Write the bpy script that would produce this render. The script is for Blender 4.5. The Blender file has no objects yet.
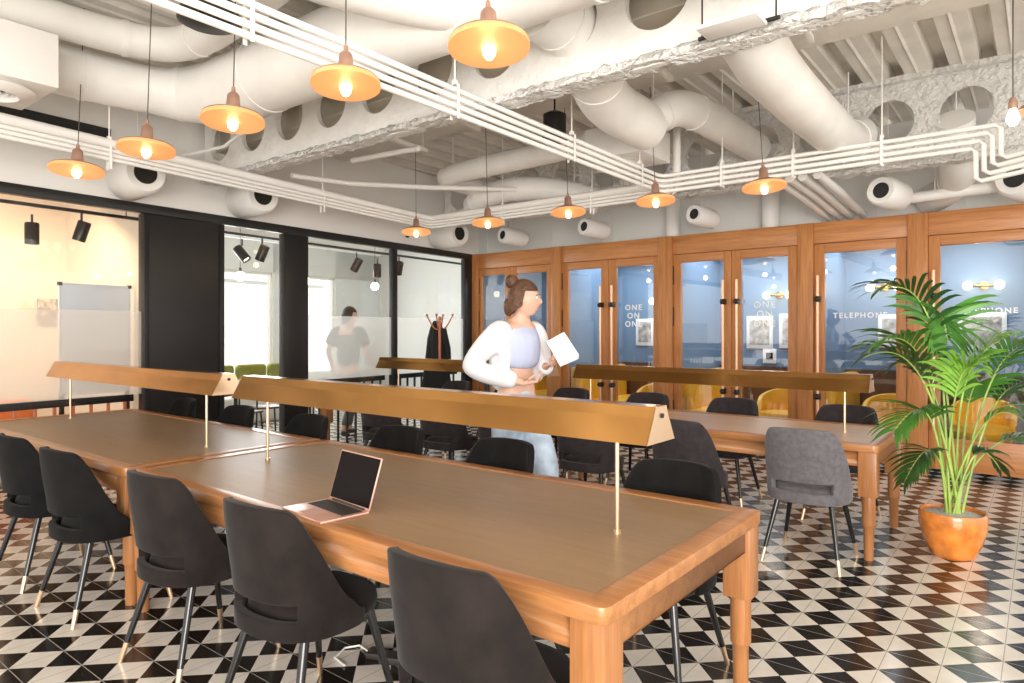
import bpy, bmesh, math, random
from mathutils import Vector, Matrix
from math import sin, cos, pi, radians as R
random.seed(7)
SC = bpy.context.scene
COL = SC.collection

# ------------------------------------------------------------------ materials
def nt(name):
    m = bpy.data.materials.new(name); m.use_nodes = True
    t = m.node_tree; b = t.nodes['Principled BSDF']
    return m, t, b
def N(t, kind, **kw):
    n = t.nodes.new(kind)
    for k, v in kw.items(): setattr(n, k, v)
    return n
def plain(name, col, rough=.5, metal=0, sheen=0, emit=None, es=0, noise=0, nscale=20, bump=0, bscale=60, coat=0, spec=.5):
    m, t, b = nt(name)
    b.inputs['Base Color'].default_value = (*col, 1)
    b.inputs['Roughness'].default_value = rough
    b.inputs['Metallic'].default_value = metal
    b.inputs['Specular IOR Level'].default_value = spec
    b.inputs['Coat Weight'].default_value = coat
    if sheen:
        b.inputs['Sheen Weight'].default_value = sheen
        b.inputs['Sheen Roughness'].default_value = .4
    if emit:
        b.inputs['Emission Color'].default_value = (*emit, 1)
        b.inputs['Emission Strength'].default_value = es
    tc = None
    if noise:
        tc = N(t, 'ShaderNodeTexCoord')
        n = N(t, 'ShaderNodeTexNoise'); n.inputs['Scale'].default_value = nscale; n.inputs['Detail'].default_value = 5
        t.links.new(tc.outputs['Object'], n.inputs['Vector'])
        r = N(t, 'ShaderNodeValToRGB')
        r.color_ramp.elements[0].position = .3; r.color_ramp.elements[1].position = .7
        r.color_ramp.elements[0].color = (*[max(0, c*(1-noise)) for c in col], 1)
        r.color_ramp.elements[1].color = (*[min(1, c*(1+noise)) for c in col], 1)
        t.links.new(n.outputs['Fac'], r.inputs['Fac']); t.links.new(r.outputs['Color'], b.inputs['Base Color'])
    if bump:
        if not tc: tc = N(t, 'ShaderNodeTexCoord')
        n2 = N(t, 'ShaderNodeTexNoise'); n2.inputs['Scale'].default_value = bscale; n2.inputs['Detail'].default_value = 6
        t.links.new(tc.outputs['Object'], n2.inputs['Vector'])
        bp = N(t, 'ShaderNodeBump'); bp.inputs['Strength'].default_value = bump; bp.inputs['Distance'].default_value = .02 if bump < .9 else .07
        t.links.new(n2.outputs['Fac'], bp.inputs['Height']); t.links.new(bp.outputs['Normal'], b.inputs['Normal'])
    return m
def wood(name, c1, c2, axis, rough=.4, scale=1.0):
    m, t, b = nt(name)
    tc = N(t, 'ShaderNodeTexCoord'); mp = N(t, 'ShaderNodeMapping')
    s = [9*scale]*3; s['XYZ'.index(axis)] = .7*scale; mp.inputs['Scale'].default_value = s
    n = N(t, 'ShaderNodeTexNoise'); n.inputs['Scale'].default_value = 2.2; n.inputs['Detail'].default_value = 8; n.inputs['Distortion'].default_value = .8
    mp2 = N(t, 'ShaderNodeMapping'); s2 = [60*scale]*3; s2['XYZ'.index(axis)] = 2.5*scale; mp2.inputs['Scale'].default_value = s2
    n2 = N(t, 'ShaderNodeTexNoise'); n2.inputs['Scale'].default_value = 2; n2.inputs['Detail'].default_value = 4
    L = t.links.new
    L(tc.outputs['Object'], mp.inputs['Vector']); L(mp.outputs['Vector'], n.inputs['Vector'])
    L(tc.outputs['Object'], mp2.inputs['Vector']); L(mp2.outputs['Vector'], n2.inputs['Vector'])
    mx = N(t, 'ShaderNodeMix'); mx.data_type = 'FLOAT'; mx.inputs[0].default_value = .35
    L(n.outputs['Fac'], mx.inputs[2]); L(n2.outputs['Fac'], mx.inputs[3])
    r = N(t, 'ShaderNodeValToRGB'); r.color_ramp.elements[0].position = .34; r.color_ramp.elements[1].position = .66
    r.color_ramp.elements[0].color = (*c2, 1); r.color_ramp.elements[1].color = (*c1, 1)
    L(mx.outputs[0], r.inputs['Fac']); L(r.outputs['Color'], b.inputs['Base Color'])
    b.inputs['Roughness'].default_value = rough
    bp = N(t, 'ShaderNodeBump'); bp.inputs['Strength'].default_value = .12; bp.inputs['Distance'].default_value = .004
    L(n2.outputs['Fac'], bp.inputs['Height']); L(bp.outputs['Normal'], b.inputs['Normal'])
    return m
def thin_glass(name, tint=(1, 1, 1), refl=1.0):
    m = bpy.data.materials.new(name); m.use_nodes = True; t = m.node_tree; t.nodes.clear()
    o = N(t, 'ShaderNodeOutputMaterial'); tr = N(t, 'ShaderNodeBsdfTransparent'); tr.inputs[0].default_value = (*tint, 1)
    g = N(t, 'ShaderNodeBsdfGlossy'); g.inputs['Roughness'].default_value = .02
    lw = N(t, 'ShaderNodeLayerWeight'); lw.inputs['Blend'].default_value = .5
    pw = N(t, 'ShaderNodeMath', operation='POWER'); pw.inputs[1].default_value = 5; t.links.new(lw.outputs['Facing'], pw.inputs[0])
    f = N(t, 'ShaderNodeMath', operation='MULTIPLY_ADD'); f.inputs[1].default_value = .92; f.inputs[2].default_value = .06; t.links.new(pw.outputs[0], f.inputs[0])
    mu = N(t, 'ShaderNodeMath', operation='MULTIPLY'); mu.inputs[1].default_value = refl; mu.use_clamp = True
    mx = N(t, 'ShaderNodeMixShader'); L = t.links.new
    L(f.outputs[0], mu.inputs[0]); L(mu.outputs[0], mx.inputs[0]); L(tr.outputs[0], mx.inputs[1]); L(g.outputs[0], mx.inputs[2]); L(mx.outputs[0], o.inputs[0])
    return m
def frosted(name, col, k):
    m = bpy.data.materials.new(name); m.use_nodes = True; t = m.node_tree; t.nodes.clear()
    o = N(t, 'ShaderNodeOutputMaterial'); tr = N(t, 'ShaderNodeBsdfTransparent')
    tl = N(t, 'ShaderNodeBsdfTranslucent'); tl.inputs[0].default_value = (*col, 1)
    df = N(t, 'ShaderNodeBsdfDiffuse'); df.inputs[0].default_value = (*col, 1)
    m1 = N(t, 'ShaderNodeMixShader'); m1.inputs[0].default_value = .5
    m2 = N(t, 'ShaderNodeMixShader'); m2.inputs[0].default_value = k; L = t.links.new
    L(tl.outputs[0], m1.inputs[1]); L(df.outputs[0], m1.inputs[2]); L(tr.outputs[0], m2.inputs[1]); L(m1.outputs[0], m2.inputs[2]); L(m2.outputs[0], o.inputs[0])
    return m
def tile_floor(name):
    m, t, b = nt(name); L = t.links.new
    tc = N(t, 'ShaderNodeTexCoord'); sp = N(t, 'ShaderNodeSeparateXYZ'); L(tc.outputs['Object'], sp.inputs[0])
    P = .2195*1.0296
    def M(op, a, bb=None, c=None):
        n = N(t, 'ShaderNodeMath', operation=op)
        for i, v in enumerate((a, bb, c)):
            if v is None: continue
            if isinstance(v, (int, float)): n.inputs[i].default_value = v
            else: L(v, n.inputs[i])
        return n.outputs[0]
    u = M('DIVIDE', M('ADD', sp.outputs[0], .3758), P); v = M('DIVIDE', M('SUBTRACT', sp.outputs[1], 3.724), P)
    fu = M('SUBTRACT', u, M('FLOOR', u)); fv = M('SUBTRACT', v, M('FLOOR', v))
    a = M('ABSOLUTE', M('SUBTRACT', fu, .5)); h = M('ADD', v, .5)
    bb = M('ABSOLUTE', M('SUBTRACT', M('SUBTRACT', h, M('FLOOR', h)), .5))
    s = M('ADD', a, bb)
    black = M('LESS_THAN', s, .5)
    gw = .009
    eu = M('MINIMUM', fu, M('SUBTRACT', 1, fu)); ev = M('MINIMUM', fv, M('SUBTRACT', 1, fv))
    g = M('LESS_THAN', M('MINIMUM', eu, ev), gw)
    # slight tone change from tile to tile
    cb = N(t, 'ShaderNodeCombineXYZ'); L(M('FLOOR', u), cb.inputs[0]); L(M('FLOOR', v), cb.inputs[1])
    wn = N(t, 'ShaderNodeTexWhiteNoise'); wn.noise_dimensions = '2D'; L(cb.outputs[0], wn.inputs['Vector'])
    nz = N(t, 'ShaderNodeTexNoise'); nz.inputs['Scale'].default_value = 14; nz.inputs['Detail'].default_value = 5; L(tc.outputs['Object'], nz.inputs['Vector'])
    r1 = N(t, 'ShaderNodeMix'); r1.data_type = 'RGBA'; r1.inputs[6].default_value = (.66, .60, .52, 1); r1.inputs[7].default_value = (.80, .76, .70, 1)
    L(nz.outputs['Fac'], r1.inputs[0])
    r2 = N(t, 'ShaderNodeMix'); r2.data_type = 'RGBA'; r2.inputs[6].default_value = (.007, .007, .007, 1); r2.inputs[7].default_value = (.022, .019, .016, 1)
    L(wn.outputs['Value'], r2.inputs[0])
    mx = N(t, 'ShaderNodeMix'); mx.data_type = 'RGBA'; L(black, mx.inputs[0]); L(r1.outputs[2], mx.inputs[6]); L(r2.outputs[2], mx.inputs[7])
    mg = N(t, 'ShaderNodeMix'); mg.data_type = 'RGBA'; L(g, mg.inputs[0]); L(mx.outputs[2], mg.inputs[6]); mg.inputs[7].default_value = (.36, .34, .31, 1)
    L(mg.outputs[2], b.inputs['Base Color'])
    ro = N(t, 'ShaderNodeMapRange'); ro.inputs[3].default_value = .10; ro.inputs[4].default_value = .24; L(nz.outputs['Fac'], ro.inputs[0]); L(ro.outputs[0], b.inputs['Roughness'])
    bp = N(t, 'ShaderNodeBump'); bp.inputs['Strength'].default_value = .3; bp.inputs['Distance'].default_value = .002; bp.invert = True
    L(g, bp.inputs['Height']); L(bp.outputs['Normal'], b.inputs['Normal'])
    return m
def emis(name, col, s):
    m = bpy.data.materials.new(name); m.use_nodes = True; t = m.node_tree; t.nodes.clear()
    o = N(t, 'ShaderNodeOutputMaterial'); e = N(t, 'ShaderNodeEmission'); e.inputs[0].default_value = (*col, 1); e.inputs[1].default_value = s
    t.links.new(e.outputs[0], o.inputs[0]); return m

OAK1, OAK2 = (.60, .26, .088), (.38, .145, .044)
M = dict(
  floor=tile_floor('patterned tiles'),
  oakX=wood('oak x', OAK1, OAK2, 'X'), oakZ=wood('oak z', OAK1, OAK2, 'Z'), oakY=wood('oak y', OAK1, OAK2, 'Y'),
  tabX=wood('table oak x', (.49, .22, .08), (.29, .115, .038), 'X', .28), tabY=wood('table oak y', (.49, .22, .08), (.29, .115, .038), 'Y', .28),
  tabZ=wood('table oak z', (.48, .21, .078), (.29, .115, .038), 'Z', .32),
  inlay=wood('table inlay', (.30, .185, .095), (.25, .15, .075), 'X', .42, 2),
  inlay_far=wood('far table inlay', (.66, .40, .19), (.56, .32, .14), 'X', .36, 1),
  velvet=plain('black velvet', (.0065, .006, .006), .9, sheen=.05, noise=.45, nscale=7, bump=.1, bscale=200, spec=.2),
  velvet_brown=plain('brown black velvet', (.0145, .0105, .0095), .9, sheen=.10, noise=.5, nscale=6, bump=.1, bscale=200, spec=.2),
  velvet_grey=plain('grey fabric', (.12, .112, .122), .8, sheen=.2, noise=.2, nscale=30, bump=.15, bscale=300, spec=.25),
  velvet_dgrey=plain('dark grey fabric', (.035, .028, .031), .85, sheen=.15, noise=.25, nscale=18, bump=.15, bscale=300, spec=.25),
  blacklac=plain('black lacquer', (.008, .008, .008), .18, spec=.6),
  brass=plain('brushed brass', (.50, .255, .08), .2, 1, noise=.12, nscale=2.5),
  brass2=plain('pale brass', (.80, .58, .38), .32, .9),
  copper_out=plain('copper outside', (.50, .30, .22), .45, .6, noise=.2, nscale=12),
  copper_in=plain('copper inside', (.66, .22, .055), .5, .35, noise=.2, nscale=18, emit=(1, .30, .06), es=.10),  # weak emission paints the bulb's glow onto the inner copper
  rim=plain('glowing copper rim', (.85, .42, .18), .4, .4, emit=(1, .42, .14), es=.40),  # emission stands in for bulb light catching the rim
  handle=plain('coppery handle', (.78, .46, .28), .35, .5),
  bulb=emis('bulb glow', (1, .84, .56), 7),
  bulb_soft=emis('globe glow', (1, .86, .62), 9),
  white=plain('white paint', (.86, .84, .80), .55, bump=.06, bscale=8),
  white_duct=plain('white wrapped duct', (.86, .84, .80), .5, noise=.05, nscale=3, bump=.3, bscale=5),
  spray=plain('sprayed white', (.84, .82, .78), .8, noise=.10, nscale=8, bump=1.0, bscale=26),
  webm=plain('sprayed web', (.84, .82, .78), .75, noise=.06, nscale=5, bump=.8, bscale=16),
  beige=plain('beige deck', (.60, .55, .46), .7, noise=.12, nscale=3, bump=.1, bscale=20),
  deckm=plain('white deck', (.80, .76, .69), .6, noise=.1, nscale=2.5, bump=.1, bscale=20),
  black=plain('black steel', (.012, .012, .012), .38),
  blackp=plain('black panel', (.010, .0095, .009), .26, noise=.3, nscale=4),
  dark=plain('dark opening', (.02, .02, .02), .8),
  cord=plain('cord', (.09, .07, .06), .6),
  glass=thin_glass('glass', (.97, .985, .98), 1.0),
  glassb=thin_glass('booth glass', (.90, .93, .96), 2.0),
  frost=frosted('frosted film', (.97, .97, .94), .45),
  steel=plain('dark metal', (.05, .045, .04), .35, .8),
  blue=plain('blue booth paint', (.155, .25, .37), .5, bump=.05),
  wains=wood('dark wainscot', (.16, .07, .03), (.09, .035, .015), 'Z'),
  yellow=plain('yellow leather', (.92, .47, .03), .45, noise=.1, nscale=6),
  green=plain('green cushion', (.22, .22, .03), .8, noise=.1),
  cream=plain('cream wall', (.78, .70, .60), .7),
  coolwall=plain('cool wall', (.74, .75, .73), .7),
  terra=plain('orange glazed pot', (.78, .24, .04), .22, noise=.35, nscale=9, coat=.5),
  pebble=plain('pale pebbles', (.93, .88, .78), .8, noise=.08, nscale=60, bump=1, bscale=90),
  leaf=plain('leaf', (.07, .22, .03), .38, noise=.4, nscale=5),
  leafl=plain('light leaf', (.22, .46, .05), .4, noise=.3, nscale=6),
  leafd=plain('dark leaf', (.03, .10, .022), .36, noise=.3, nscale=6),
  stem=plain('stem', (.34, .48, .10), .45, noise=.3, nscale=8),
  rose=plain('rose gold aluminium', (.86, .52, .42), .32, .75),
  screen=plain('dark screen', (.008, .005, .005), .14, spec=.03),
  keys=plain('keys', (.03, .025, .022), .5),
  paper=plain('white paper', (.88, .88, .88), .6),
  skin=plain('skin', (.70, .42, .31), .5, noise=.06, nscale=20),
  hair=plain('brown hair', (.10, .045, .022), .5, noise=.4, nscale=25, bump=.6, bscale=60),
  hair2=plain('dark hair', (.04, .025, .018), .6, noise=.4, nscale=25, bump=.6, bscale=60),
  shirt=plain('white shirt', (.80, .80, .83), .8, bump=.35, bscale=9),
  lav=plain('lavender top', (.50, .55, .74), .8, bump=.25, bscale=12),
  jeans=plain('washed jeans', (.42, .52, .66), .8, noise=.55, nscale=5, bump=.2, bscale=20),
  tee=plain('grey tee', (.09, .088, .085), .8, bump=.3, bscale=10),
  trous=plain('grey trousers', (.12, .12, .12), .8),
  shoe=plain('shoe', (.55, .53, .5), .6),
  coat=plain('black coat', (.008, .009, .008), .8, bump=.6, bscale=7),
  copperwood=plain('reddish wood', (.55, .17, .08), .35),
  board=plain('whiteboard', (.62, .67, .74), .3),
  orange=plain('orange seat', (.75, .22, .05), .6),
  photo=plain('print', (.45, .42, .38), .5, noise=.6, nscale=14),
  eye=plain('eye white', (.8, .8, .8), .3), lip=plain('lips', (.55, .2, .17), .5),
)

# ------------------------------------------------------------------ mesh helpers
FZ = -.045   # finished floor level
class MB:
    ground = False
    def __init__(s): s.v = []; s.f = []
    def add(s, v, f):
        k = len(s.v); s.v += [tuple(p) for p in v]; s.f += [tuple(i+k for i in q) for q in f]; return s
    def box(s, x0, x1, y0, y1, z0, z1):
        if z0 == 0 and MB.ground: z0 = FZ
        v = [(x0,y0,z0),(x1,y0,z0),(x1,y1,z0),(x0,y1,z0),(x0,y0,z1),(x1,y0,z1),(x1,y1,z1),(x0,y1,z1)]
        return s.add(v, [(0,3,2,1),(4,5,6,7),(0,1,5,4),(1,2,6,5),(2,3,7,6),(3,0,4,7)])
    def frames(s, pts):
        pts = [Vector(p) for p in pts]; T = []
        for i in range(len(pts)):
            a = pts[max(i-1, 0)]; b = pts[min(i+1, len(pts)-1)]; T.append((b-a).normalized())
        n = T[0].orthogonal().normalized(); out = []
        for i, tt in enumerate(T):
            n = (n - tt*n.dot(tt))
            n = n.normalized() if n.length > 1e-6 else tt.orthogonal().normalized()
            out.append((pts[i], n, tt.cross(n)))
        return out
    def quad(s, x0, x1, y, z0, z1): return s.add([(x0,y,z0),(x1,y,z0),(x1,y,z1),(x0,y,z1)], [(0,1,2,3)])
    def tube(s, pts, r, n=12, cap=True):
        fr = s.frames(pts); rr = r if isinstance(r, (list, tuple)) else [r]*len(pts); v = []; f = []
        for (p, a, b), q in zip(fr, rr):
            for j in range(n):
                t = 2*pi*j/n; v.append(p + (a*cos(t)+b*sin(t))*q)
        for i in range(len(pts)-1):
            for j in range(n):
                f.append((i*n+j, i*n+(j+1) % n, (i+1)*n+(j+1) % n, (i+1)*n+j))
        if cap: f.append(tuple(reversed(range(n)))); f.append(tuple((len(pts)-1)*n+j for j in range(n)))
        return s.add(v, f)
    def lathe(s, prof, n=32, c=(0,0,0)):
        v = []; f = []
        for r, z in prof:
            for j in range(n): v.append((c[0]+r*cos(2*pi*j/n), c[1]+r*sin(2*pi*j/n), c[2]+z))
        for i in range(len(prof)-1):
            for j in range(n): f.append((i*n+j, i*n+(j+1) % n, (i+1)*n+(j+1) % n, (i+1)*n+j))
        if prof[0][0] > 1e-5: f.append(tuple(reversed(range(n))))
        if prof[-1][0] > 1e-5: f.append(tuple((len(prof)-1)*n+j for j in range(n)))
        return s.add(v, f)
    def prism(s, poly, axis, a0, a1):
        n = len(poly); v = []
        for a in (a0, a1):
            for p, q in poly:
                v.append({'X': (a, p, q), 'Y': (p, a, q), 'Z': (p, q, a)}[axis])
        f = [(i, (i+1) % n, n+(i+1) % n, n+i) for i in range(n)] + [tuple(reversed(range(n))), tuple(range(n, 2*n))]
        return s.add(v, f)
    def ball(s, c, r, sc=(1,1,1), nu=20, nv=12):
        v = []; f = []
        for i in range(nv+1):
            ph = pi*i/nv
            for j in range(nu): v.append((c[0]+r*sc[0]*sin(ph)*cos(2*pi*j/nu), c[1]+r*sc[1]*sin(ph)*sin(2*pi*j/nu), c[2]+r*sc[2]*cos(ph)))
        for i in range(nv):
            for j in range(nu): f.append((i*nu+j, (i+1)*nu+j, (i+1)*nu+(j+1) % nu, i*nu+(j+1) % nu))
        return s.add(v, f)
    def build(s, name, mat, parent=None, bevel=0, smooth=True, subd=0, solid=0, seg=2, ang=40, loc=None, rotz=None, remesh=0):
        me = bpy.data.meshes.new(name); me.from_pydata(s.v, [], s.f)
        bm = bmesh.new(); bm.from_mesh(me); bmesh.ops.remove_doubles(bm, verts=bm.verts, dist=1e-5)
        bmesh.ops.recalc_face_normals(bm, faces=bm.faces); bm.to_mesh(me); bm.free()
        o = bpy.data.objects.new(name, me); COL.objects.link(o)
        if isinstance(mat, (list, tuple)):
            for q in mat: me.materials.append(q)
        else: me.materials.append(mat)
        mods = False
        if solid: md = o.modifiers.new('s', 'SOLIDIFY'); md.thickness = solid; md.offset = 0; mods = True
        if bevel: md = o.modifiers.new('b', 'BEVEL'); md.width = bevel; md.segments = seg; md.limit_method = 'ANGLE'; mods = True
        if remesh: md = o.modifiers.new('r', 'REMESH'); md.mode = 'VOXEL'; md.voxel_size = remesh; md.use_smooth_shade = True; mods = True
        if subd: md = o.modifiers.new('u', 'SUBSURF'); md.levels = md.render_levels = subd; mods = True
        if mods: bake(o)
        finish(o.data, smooth, ang)
        if parent is not None: o.parent = parent
        if loc is not None: o.location = loc
        if rotz is not None: o.rotation_euler.z = rotz
        return o
def bake(o):
    bpy.context.view_layer.update()
    dg = bpy.context.evaluated_depsgraph_get()
    nm = bpy.data.meshes.new_from_object(o.evaluated_get(dg)); old = o.data
    o.modifiers.clear(); o.data = nm; nm.name = old.name
def finish(me, smooth=True, ang=40):
    if smooth:
        me.polygons.foreach_set('use_smooth', [True]*len(me.polygons))
        me.set_sharp_from_angle(angle=R(ang))
    me.update()
def empty(name, loc=(0,0,0), rz=0):
    o = bpy.data.objects.new(name, None); COL.objects.link(o); o.location = loc; o.rotation_euler = (0,0,rz); o.empty_display_size = .1; return o
def tag(o, label, cat, group=None, kind=None):
    o['label'] = label; o['category'] = cat
    if group: o['group'] = group
    if kind: o['kind'] = kind
    return o
def thing(name, label, cat, loc=(0,0,0), rz=0, group=None): return tag(empty(name, loc, rz), label, cat, group)
def struct(o, label=None, cat=None):
    o['kind'] = 'structure'
    if label: o['label'] = label
    if cat: o['category'] = cat
    return o
def copy_tree(o, parent=None):
    c = o.copy(); COL.objects.link(c); c.parent = parent
    for ch in [q for q in bpy.data.objects if q.parent is o]: copy_tree(ch, c)
    return c
def text_mesh(txt, size, mat, parent, loc, rot, name='lettering', ext=.002, spacing=1.0, bold=.0):
    cu = bpy.data.curves.new(name, 'FONT'); cu.body = txt; cu.size = size; cu.align_x = 'CENTER'; cu.align_y = 'CENTER'
    cu.extrude = ext; cu.space_character = spacing; cu.offset = bold; cu.space_line = 1.05
    t = bpy.data.objects.new('tmp', cu); COL.objects.link(t); bpy.context.view_layer.update()
    me = bpy.data.meshes.new_from_object(t.evaluated_get(bpy.context.evaluated_depsgraph_get())); bpy.data.objects.remove(t)
    me.materials.clear(); me.materials.append(mat)
    o = bpy.data.objects.new(name, me); COL.objects.link(o); o.parent = parent; o.location = loc; o.rotation_euler = rot
    return o

# ------------------------------------------------------------------ camera
cam = bpy.data.cameras.new('camera'); co = bpy.data.objects.new('camera', cam); COL.objects.link(co)
A = math.atan(531.5/675.)
co.location = (0, 0, 1.52); co.rotation_euler = (pi/2, 0, A)
cam.sensor_width = 36; cam.lens = 675/1024*36; cam.shift_y = (341.5-331)/1024*-1
cam.clip_start = .05; cam.clip_end = 200
SC.camera = co

# ------------------------------------------------------------------ shell
struct(MB().box(-14, 4.5, -4, 12.5, -.15, FZ).build('floor', M['floor'], smooth=False), 'floor of black and cream diamond patterned tiles', 'floor')
MB.ground = True
# corrugated steel deck (ribs run in depth)
WY = 8.6
def deck():
    b = MB(); x = -14; P = .36
    while x < 4.5:
        for (x0, z0, x1, z1) in ((x,3.97,x+.09,3.97),(x+.09,3.97,x+.10,3.955),(x+.10,3.955,x+.12,3.97),(x+.12,3.97,x+.22,3.97),(x+.22,3.97,x+.235,4.09),(x+.235,4.09,x+.325,4.09),(x+.325,4.09,x+P,3.97)):
            b.add([(x0,-4,z0),(x1,-4,z1),(x1,12.5,z1),(x0,12.5,z0)], [(0,1,2,3)])
        x += P
    b.box(-14, 4.6, -4, 12.5, 4.12, 4.2)
    return b
struct(deck().build('ceiling', M['deckm'], smooth=False), 'white painted corrugated steel deck ceiling', 'ceiling')
# upper wall behind the booths
b = MB().box(-7.9, 4.5, 9.05, 9.15, 2.6, 3.97)
for x in [-7.2, -6.3, -5.2, -4.3, -3.3, -2.4, -1.6, -.7]: b.box(x, x+.03, 9.035, 9.06, 2.6, 3.97)
struct(b.build('wall_back', plain('upper grey wall', (.80, .79, .76), .8), smooth=False), 'grey upper wall above the wooden booths', 'wall')

# left wall frame: local x runs from the far corner toward the viewer, local y into the room
LA = math.atan2(-.9972, .0750); C0 = (-7.645, 8.6, 0)
def LW(t, off, z=0):
    return (C0[0]+t*cos(LA)-off*sin(LA), C0[1]+t*sin(LA)+off*cos(LA), z)
struct(MB().box(-.2, 9.5, -.15, 0, 2.82, 3.97).build('wall_left', M['white'], loc=C0, rotz=LA), 'white plastered wall above the glazed partition', 'wall')
def ltrim(n, boxes, label, mat='black'):
    b = MB()
    for q in boxes: b.box(*q)
    return struct(b.build('trim_%d' % n, M[mat], loc=C0, rotz=LA, bevel=.004), label, 'trim')
ltrim(1, [(-.05, 9.5, -.06, .03, 2.725, 2.82)], 'black steel head rail of glass partition')
ltrim(2, [(0, .22, -.06, .03, 0, 2.72)], 'black corner post beside the wooden booths')
ltrim(3, [(1.835, 1.925, -.06, .03, 0, 2.72)], 'slim black mullion right of walking man')
ltrim(4, [(3.47, 3.83, -.07, .04, 0, 2.72)], 'wide black post left of walking man')
ltrim(5, [(4.64, 4.69, -.07, .04, 0, 2.72), (5.49, 5.54, -.07, .045, 0, 2.72)], 'black edge frames of the solid panel')
struct(MB().box(4.69, 5.49, -.05, .02, 0, 2.72).build('wall_panel', M['blackp'], loc=C0, rotz=LA), 'tall solid black panel in glass partition', 'wall')
def pane(n, t0, t1, film, label):
    r = struct(empty('window_%d' % n, C0, LA), label, 'window')
    MB().quad(t0, t1, -.018, FZ, 2.725).build('pane', M['glass'], r, smooth=False)
    if film: MB().quad(t0, t1, -.012, .88, 1.72).build('frosted_film', M['frost'], r, smooth=False)
pane(1, .22, 1.835, True, 'frosted glass pane behind the coat stand')
pane(2, 1.925, 3.47, True, 'frosted glass pane with man walking behind')
pane(3, 3.83, 4.64, False, 'clear glass pane showing green cushions')
pane(4, 5.54, 8.6, True, 'frosted glass pane in front of whiteboard')
def guard(t0, t1, label, balusters=True, matb='steel'):
    r = thing('guard_rail', label, 'railing', C0, LA)
    MB().box(t0, t1, -.16, -.12, .80, .875).build('top_rail', M['black'], r, bevel=.004)
    if balusters:
        k = int((t1-t0)/.16)
        for i in range(k):
            t = t0+.08+i*.16
            MB().box(t-.012, t+.012, -.152, -.128, 0, .80).build('baluster', M[matb], r)
    return r
guard(.24, 1.82, 'black guard rail behind glass by coat stand')
guard(1.94, 3.45, 'black guard rail across the legs of walking man')
guard(5.56, 8.6, 'black guard rail with brown balusters below whiteboard', True, 'copperwood')

# ------------------------------------------------------------------ wooden booth front
def oak_struct(name, label, parts, **k):
    b = MB()
    for q in parts: b.box(*q)
    return struct(b.build(name, k.get('mat', M['oakZ']), bevel=.005), label, 'trim')
posts = [(-7.645,-7.49), (-5.99,-5.81), (-4.19,-3.98), (-2.345,-2.168), (-1.185,-.99), (.20,.40), (1.3,1.5)]
pn = ['in the far corner beside black frame', 'behind the walking woman', 'between second and third booths', 'left of first telephone booth', 'between the two telephone booths', 'right of last telephone booth', 'outermost on the right']
for i, ((x0, x1), d) in enumerate(zip(posts, pn)):
    oak_struct('trim_%d' % (6+i), 'oak post ' + d, [(x0, x1, WY-.03, WY+.16, 0, 2.815)])
for i in range(len(posts)-1):
    x0, x1 = posts[i][1], posts[i+1][0]
    oak_struct('trim_%d' % (13+i), 'oak header beam of booth bay %s' % ['farthest left', 'second from corner', 'with one on one lettering', 'over first telephone door', 'over second telephone door', 'at right edge'][i],
               [(x0, x1, WY, WY+.14, 2.565, 2.815)], mat=M['oakX'])
dn = [0]
def leaf(x0, x1, gx0, gx1, label, handle=None, hinge=None, text=None, tz=1.7, ts=.1, yo=0, gb=.34, tx=None):
    """one door leaf; x0..x1 outer, gx0..gx1 glass"""
    dn[0] += 1
    r = struct(empty('door_%d' % dn[0], (x0, WY+.02, 0)), label, 'door')
    gx0 -= x0; gx1 -= x0; w = x1-x0-.004
    zt, zg = 2.56, 2.448
    b = MB().box(.004, gx0, 0, .06, .02, zt).box(gx1, w, 0, .06, .02, zt); b.build('stile', M['oakZ'], r, bevel=.004)
    b = MB().box(gx0, gx1, 0, .06, zg, zt).box(gx0, gx1, 0, .06, .02, gb); b.build('rail', M['oakX'], r, bevel=.004)
    MB().quad(gx0-.01, gx1+.01, .03, gb-.01, zg+.01).build('pane', M['glassb'], r, smooth=False)
    if handle is not None:
        hx = handle-x0
        h = MB().tube([(hx, -.07, .45), (hx, -.07, 2.18)], .018, 12).build('handle', M['handle'], r)
        for z in (.74, 1.90):
            q = MB().box(hx-.022, hx+.022, -.095, 0, z-.035, z+.035).ball((hx, -.10, z), .03)
            q.build('handle_bracket', M['black'], h, bevel=.003)
    if hinge is not None:
        for z in (.45, 1.72, 2.28):
            MB().box(hinge-x0-.012, hinge-x0+.012, -.012, .004, z-.13, z+.13).build('hinge', M['steel'], r, bevel=.003)
    if text:
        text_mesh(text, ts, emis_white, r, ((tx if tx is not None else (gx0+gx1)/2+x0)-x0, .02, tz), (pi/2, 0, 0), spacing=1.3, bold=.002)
    return r
emis_white = plain('white lettering', (.88, .88, .86), .5, emit=(1, 1, 1), es=.05)  # faint emission brightens the letters, which are no lit sign
leaf(-7.49, -6.81, -7.44, -6.93, 'oak glazed booth door nearest the far corner', None, -7.50)
leaf(-6.81, -5.99, -6.69, -6.10, 'oak glazed booth door behind woman\'s head', None, -5.99)
leaf(-5.81, -4.99, -5.70, -5.12, 'oak glazed booth door just right of the woman', -5.09, -5.81)
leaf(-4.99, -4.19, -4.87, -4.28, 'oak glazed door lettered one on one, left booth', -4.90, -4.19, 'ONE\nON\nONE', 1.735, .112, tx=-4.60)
leaf(-3.98, -3.17, -3.87, -3.28, 'oak glazed door showing plain blue booth, third bay', -3.26, -3.98)
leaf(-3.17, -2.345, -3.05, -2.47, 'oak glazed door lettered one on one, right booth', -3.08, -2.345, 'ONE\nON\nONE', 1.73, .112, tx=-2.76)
leaf(-2.168, -1.185, -2.05, -1.30, 'oak single door lettered telephone beside grey chair', -2.11, -1.185, 'TELEPHONE', 1.70, .086)
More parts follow.
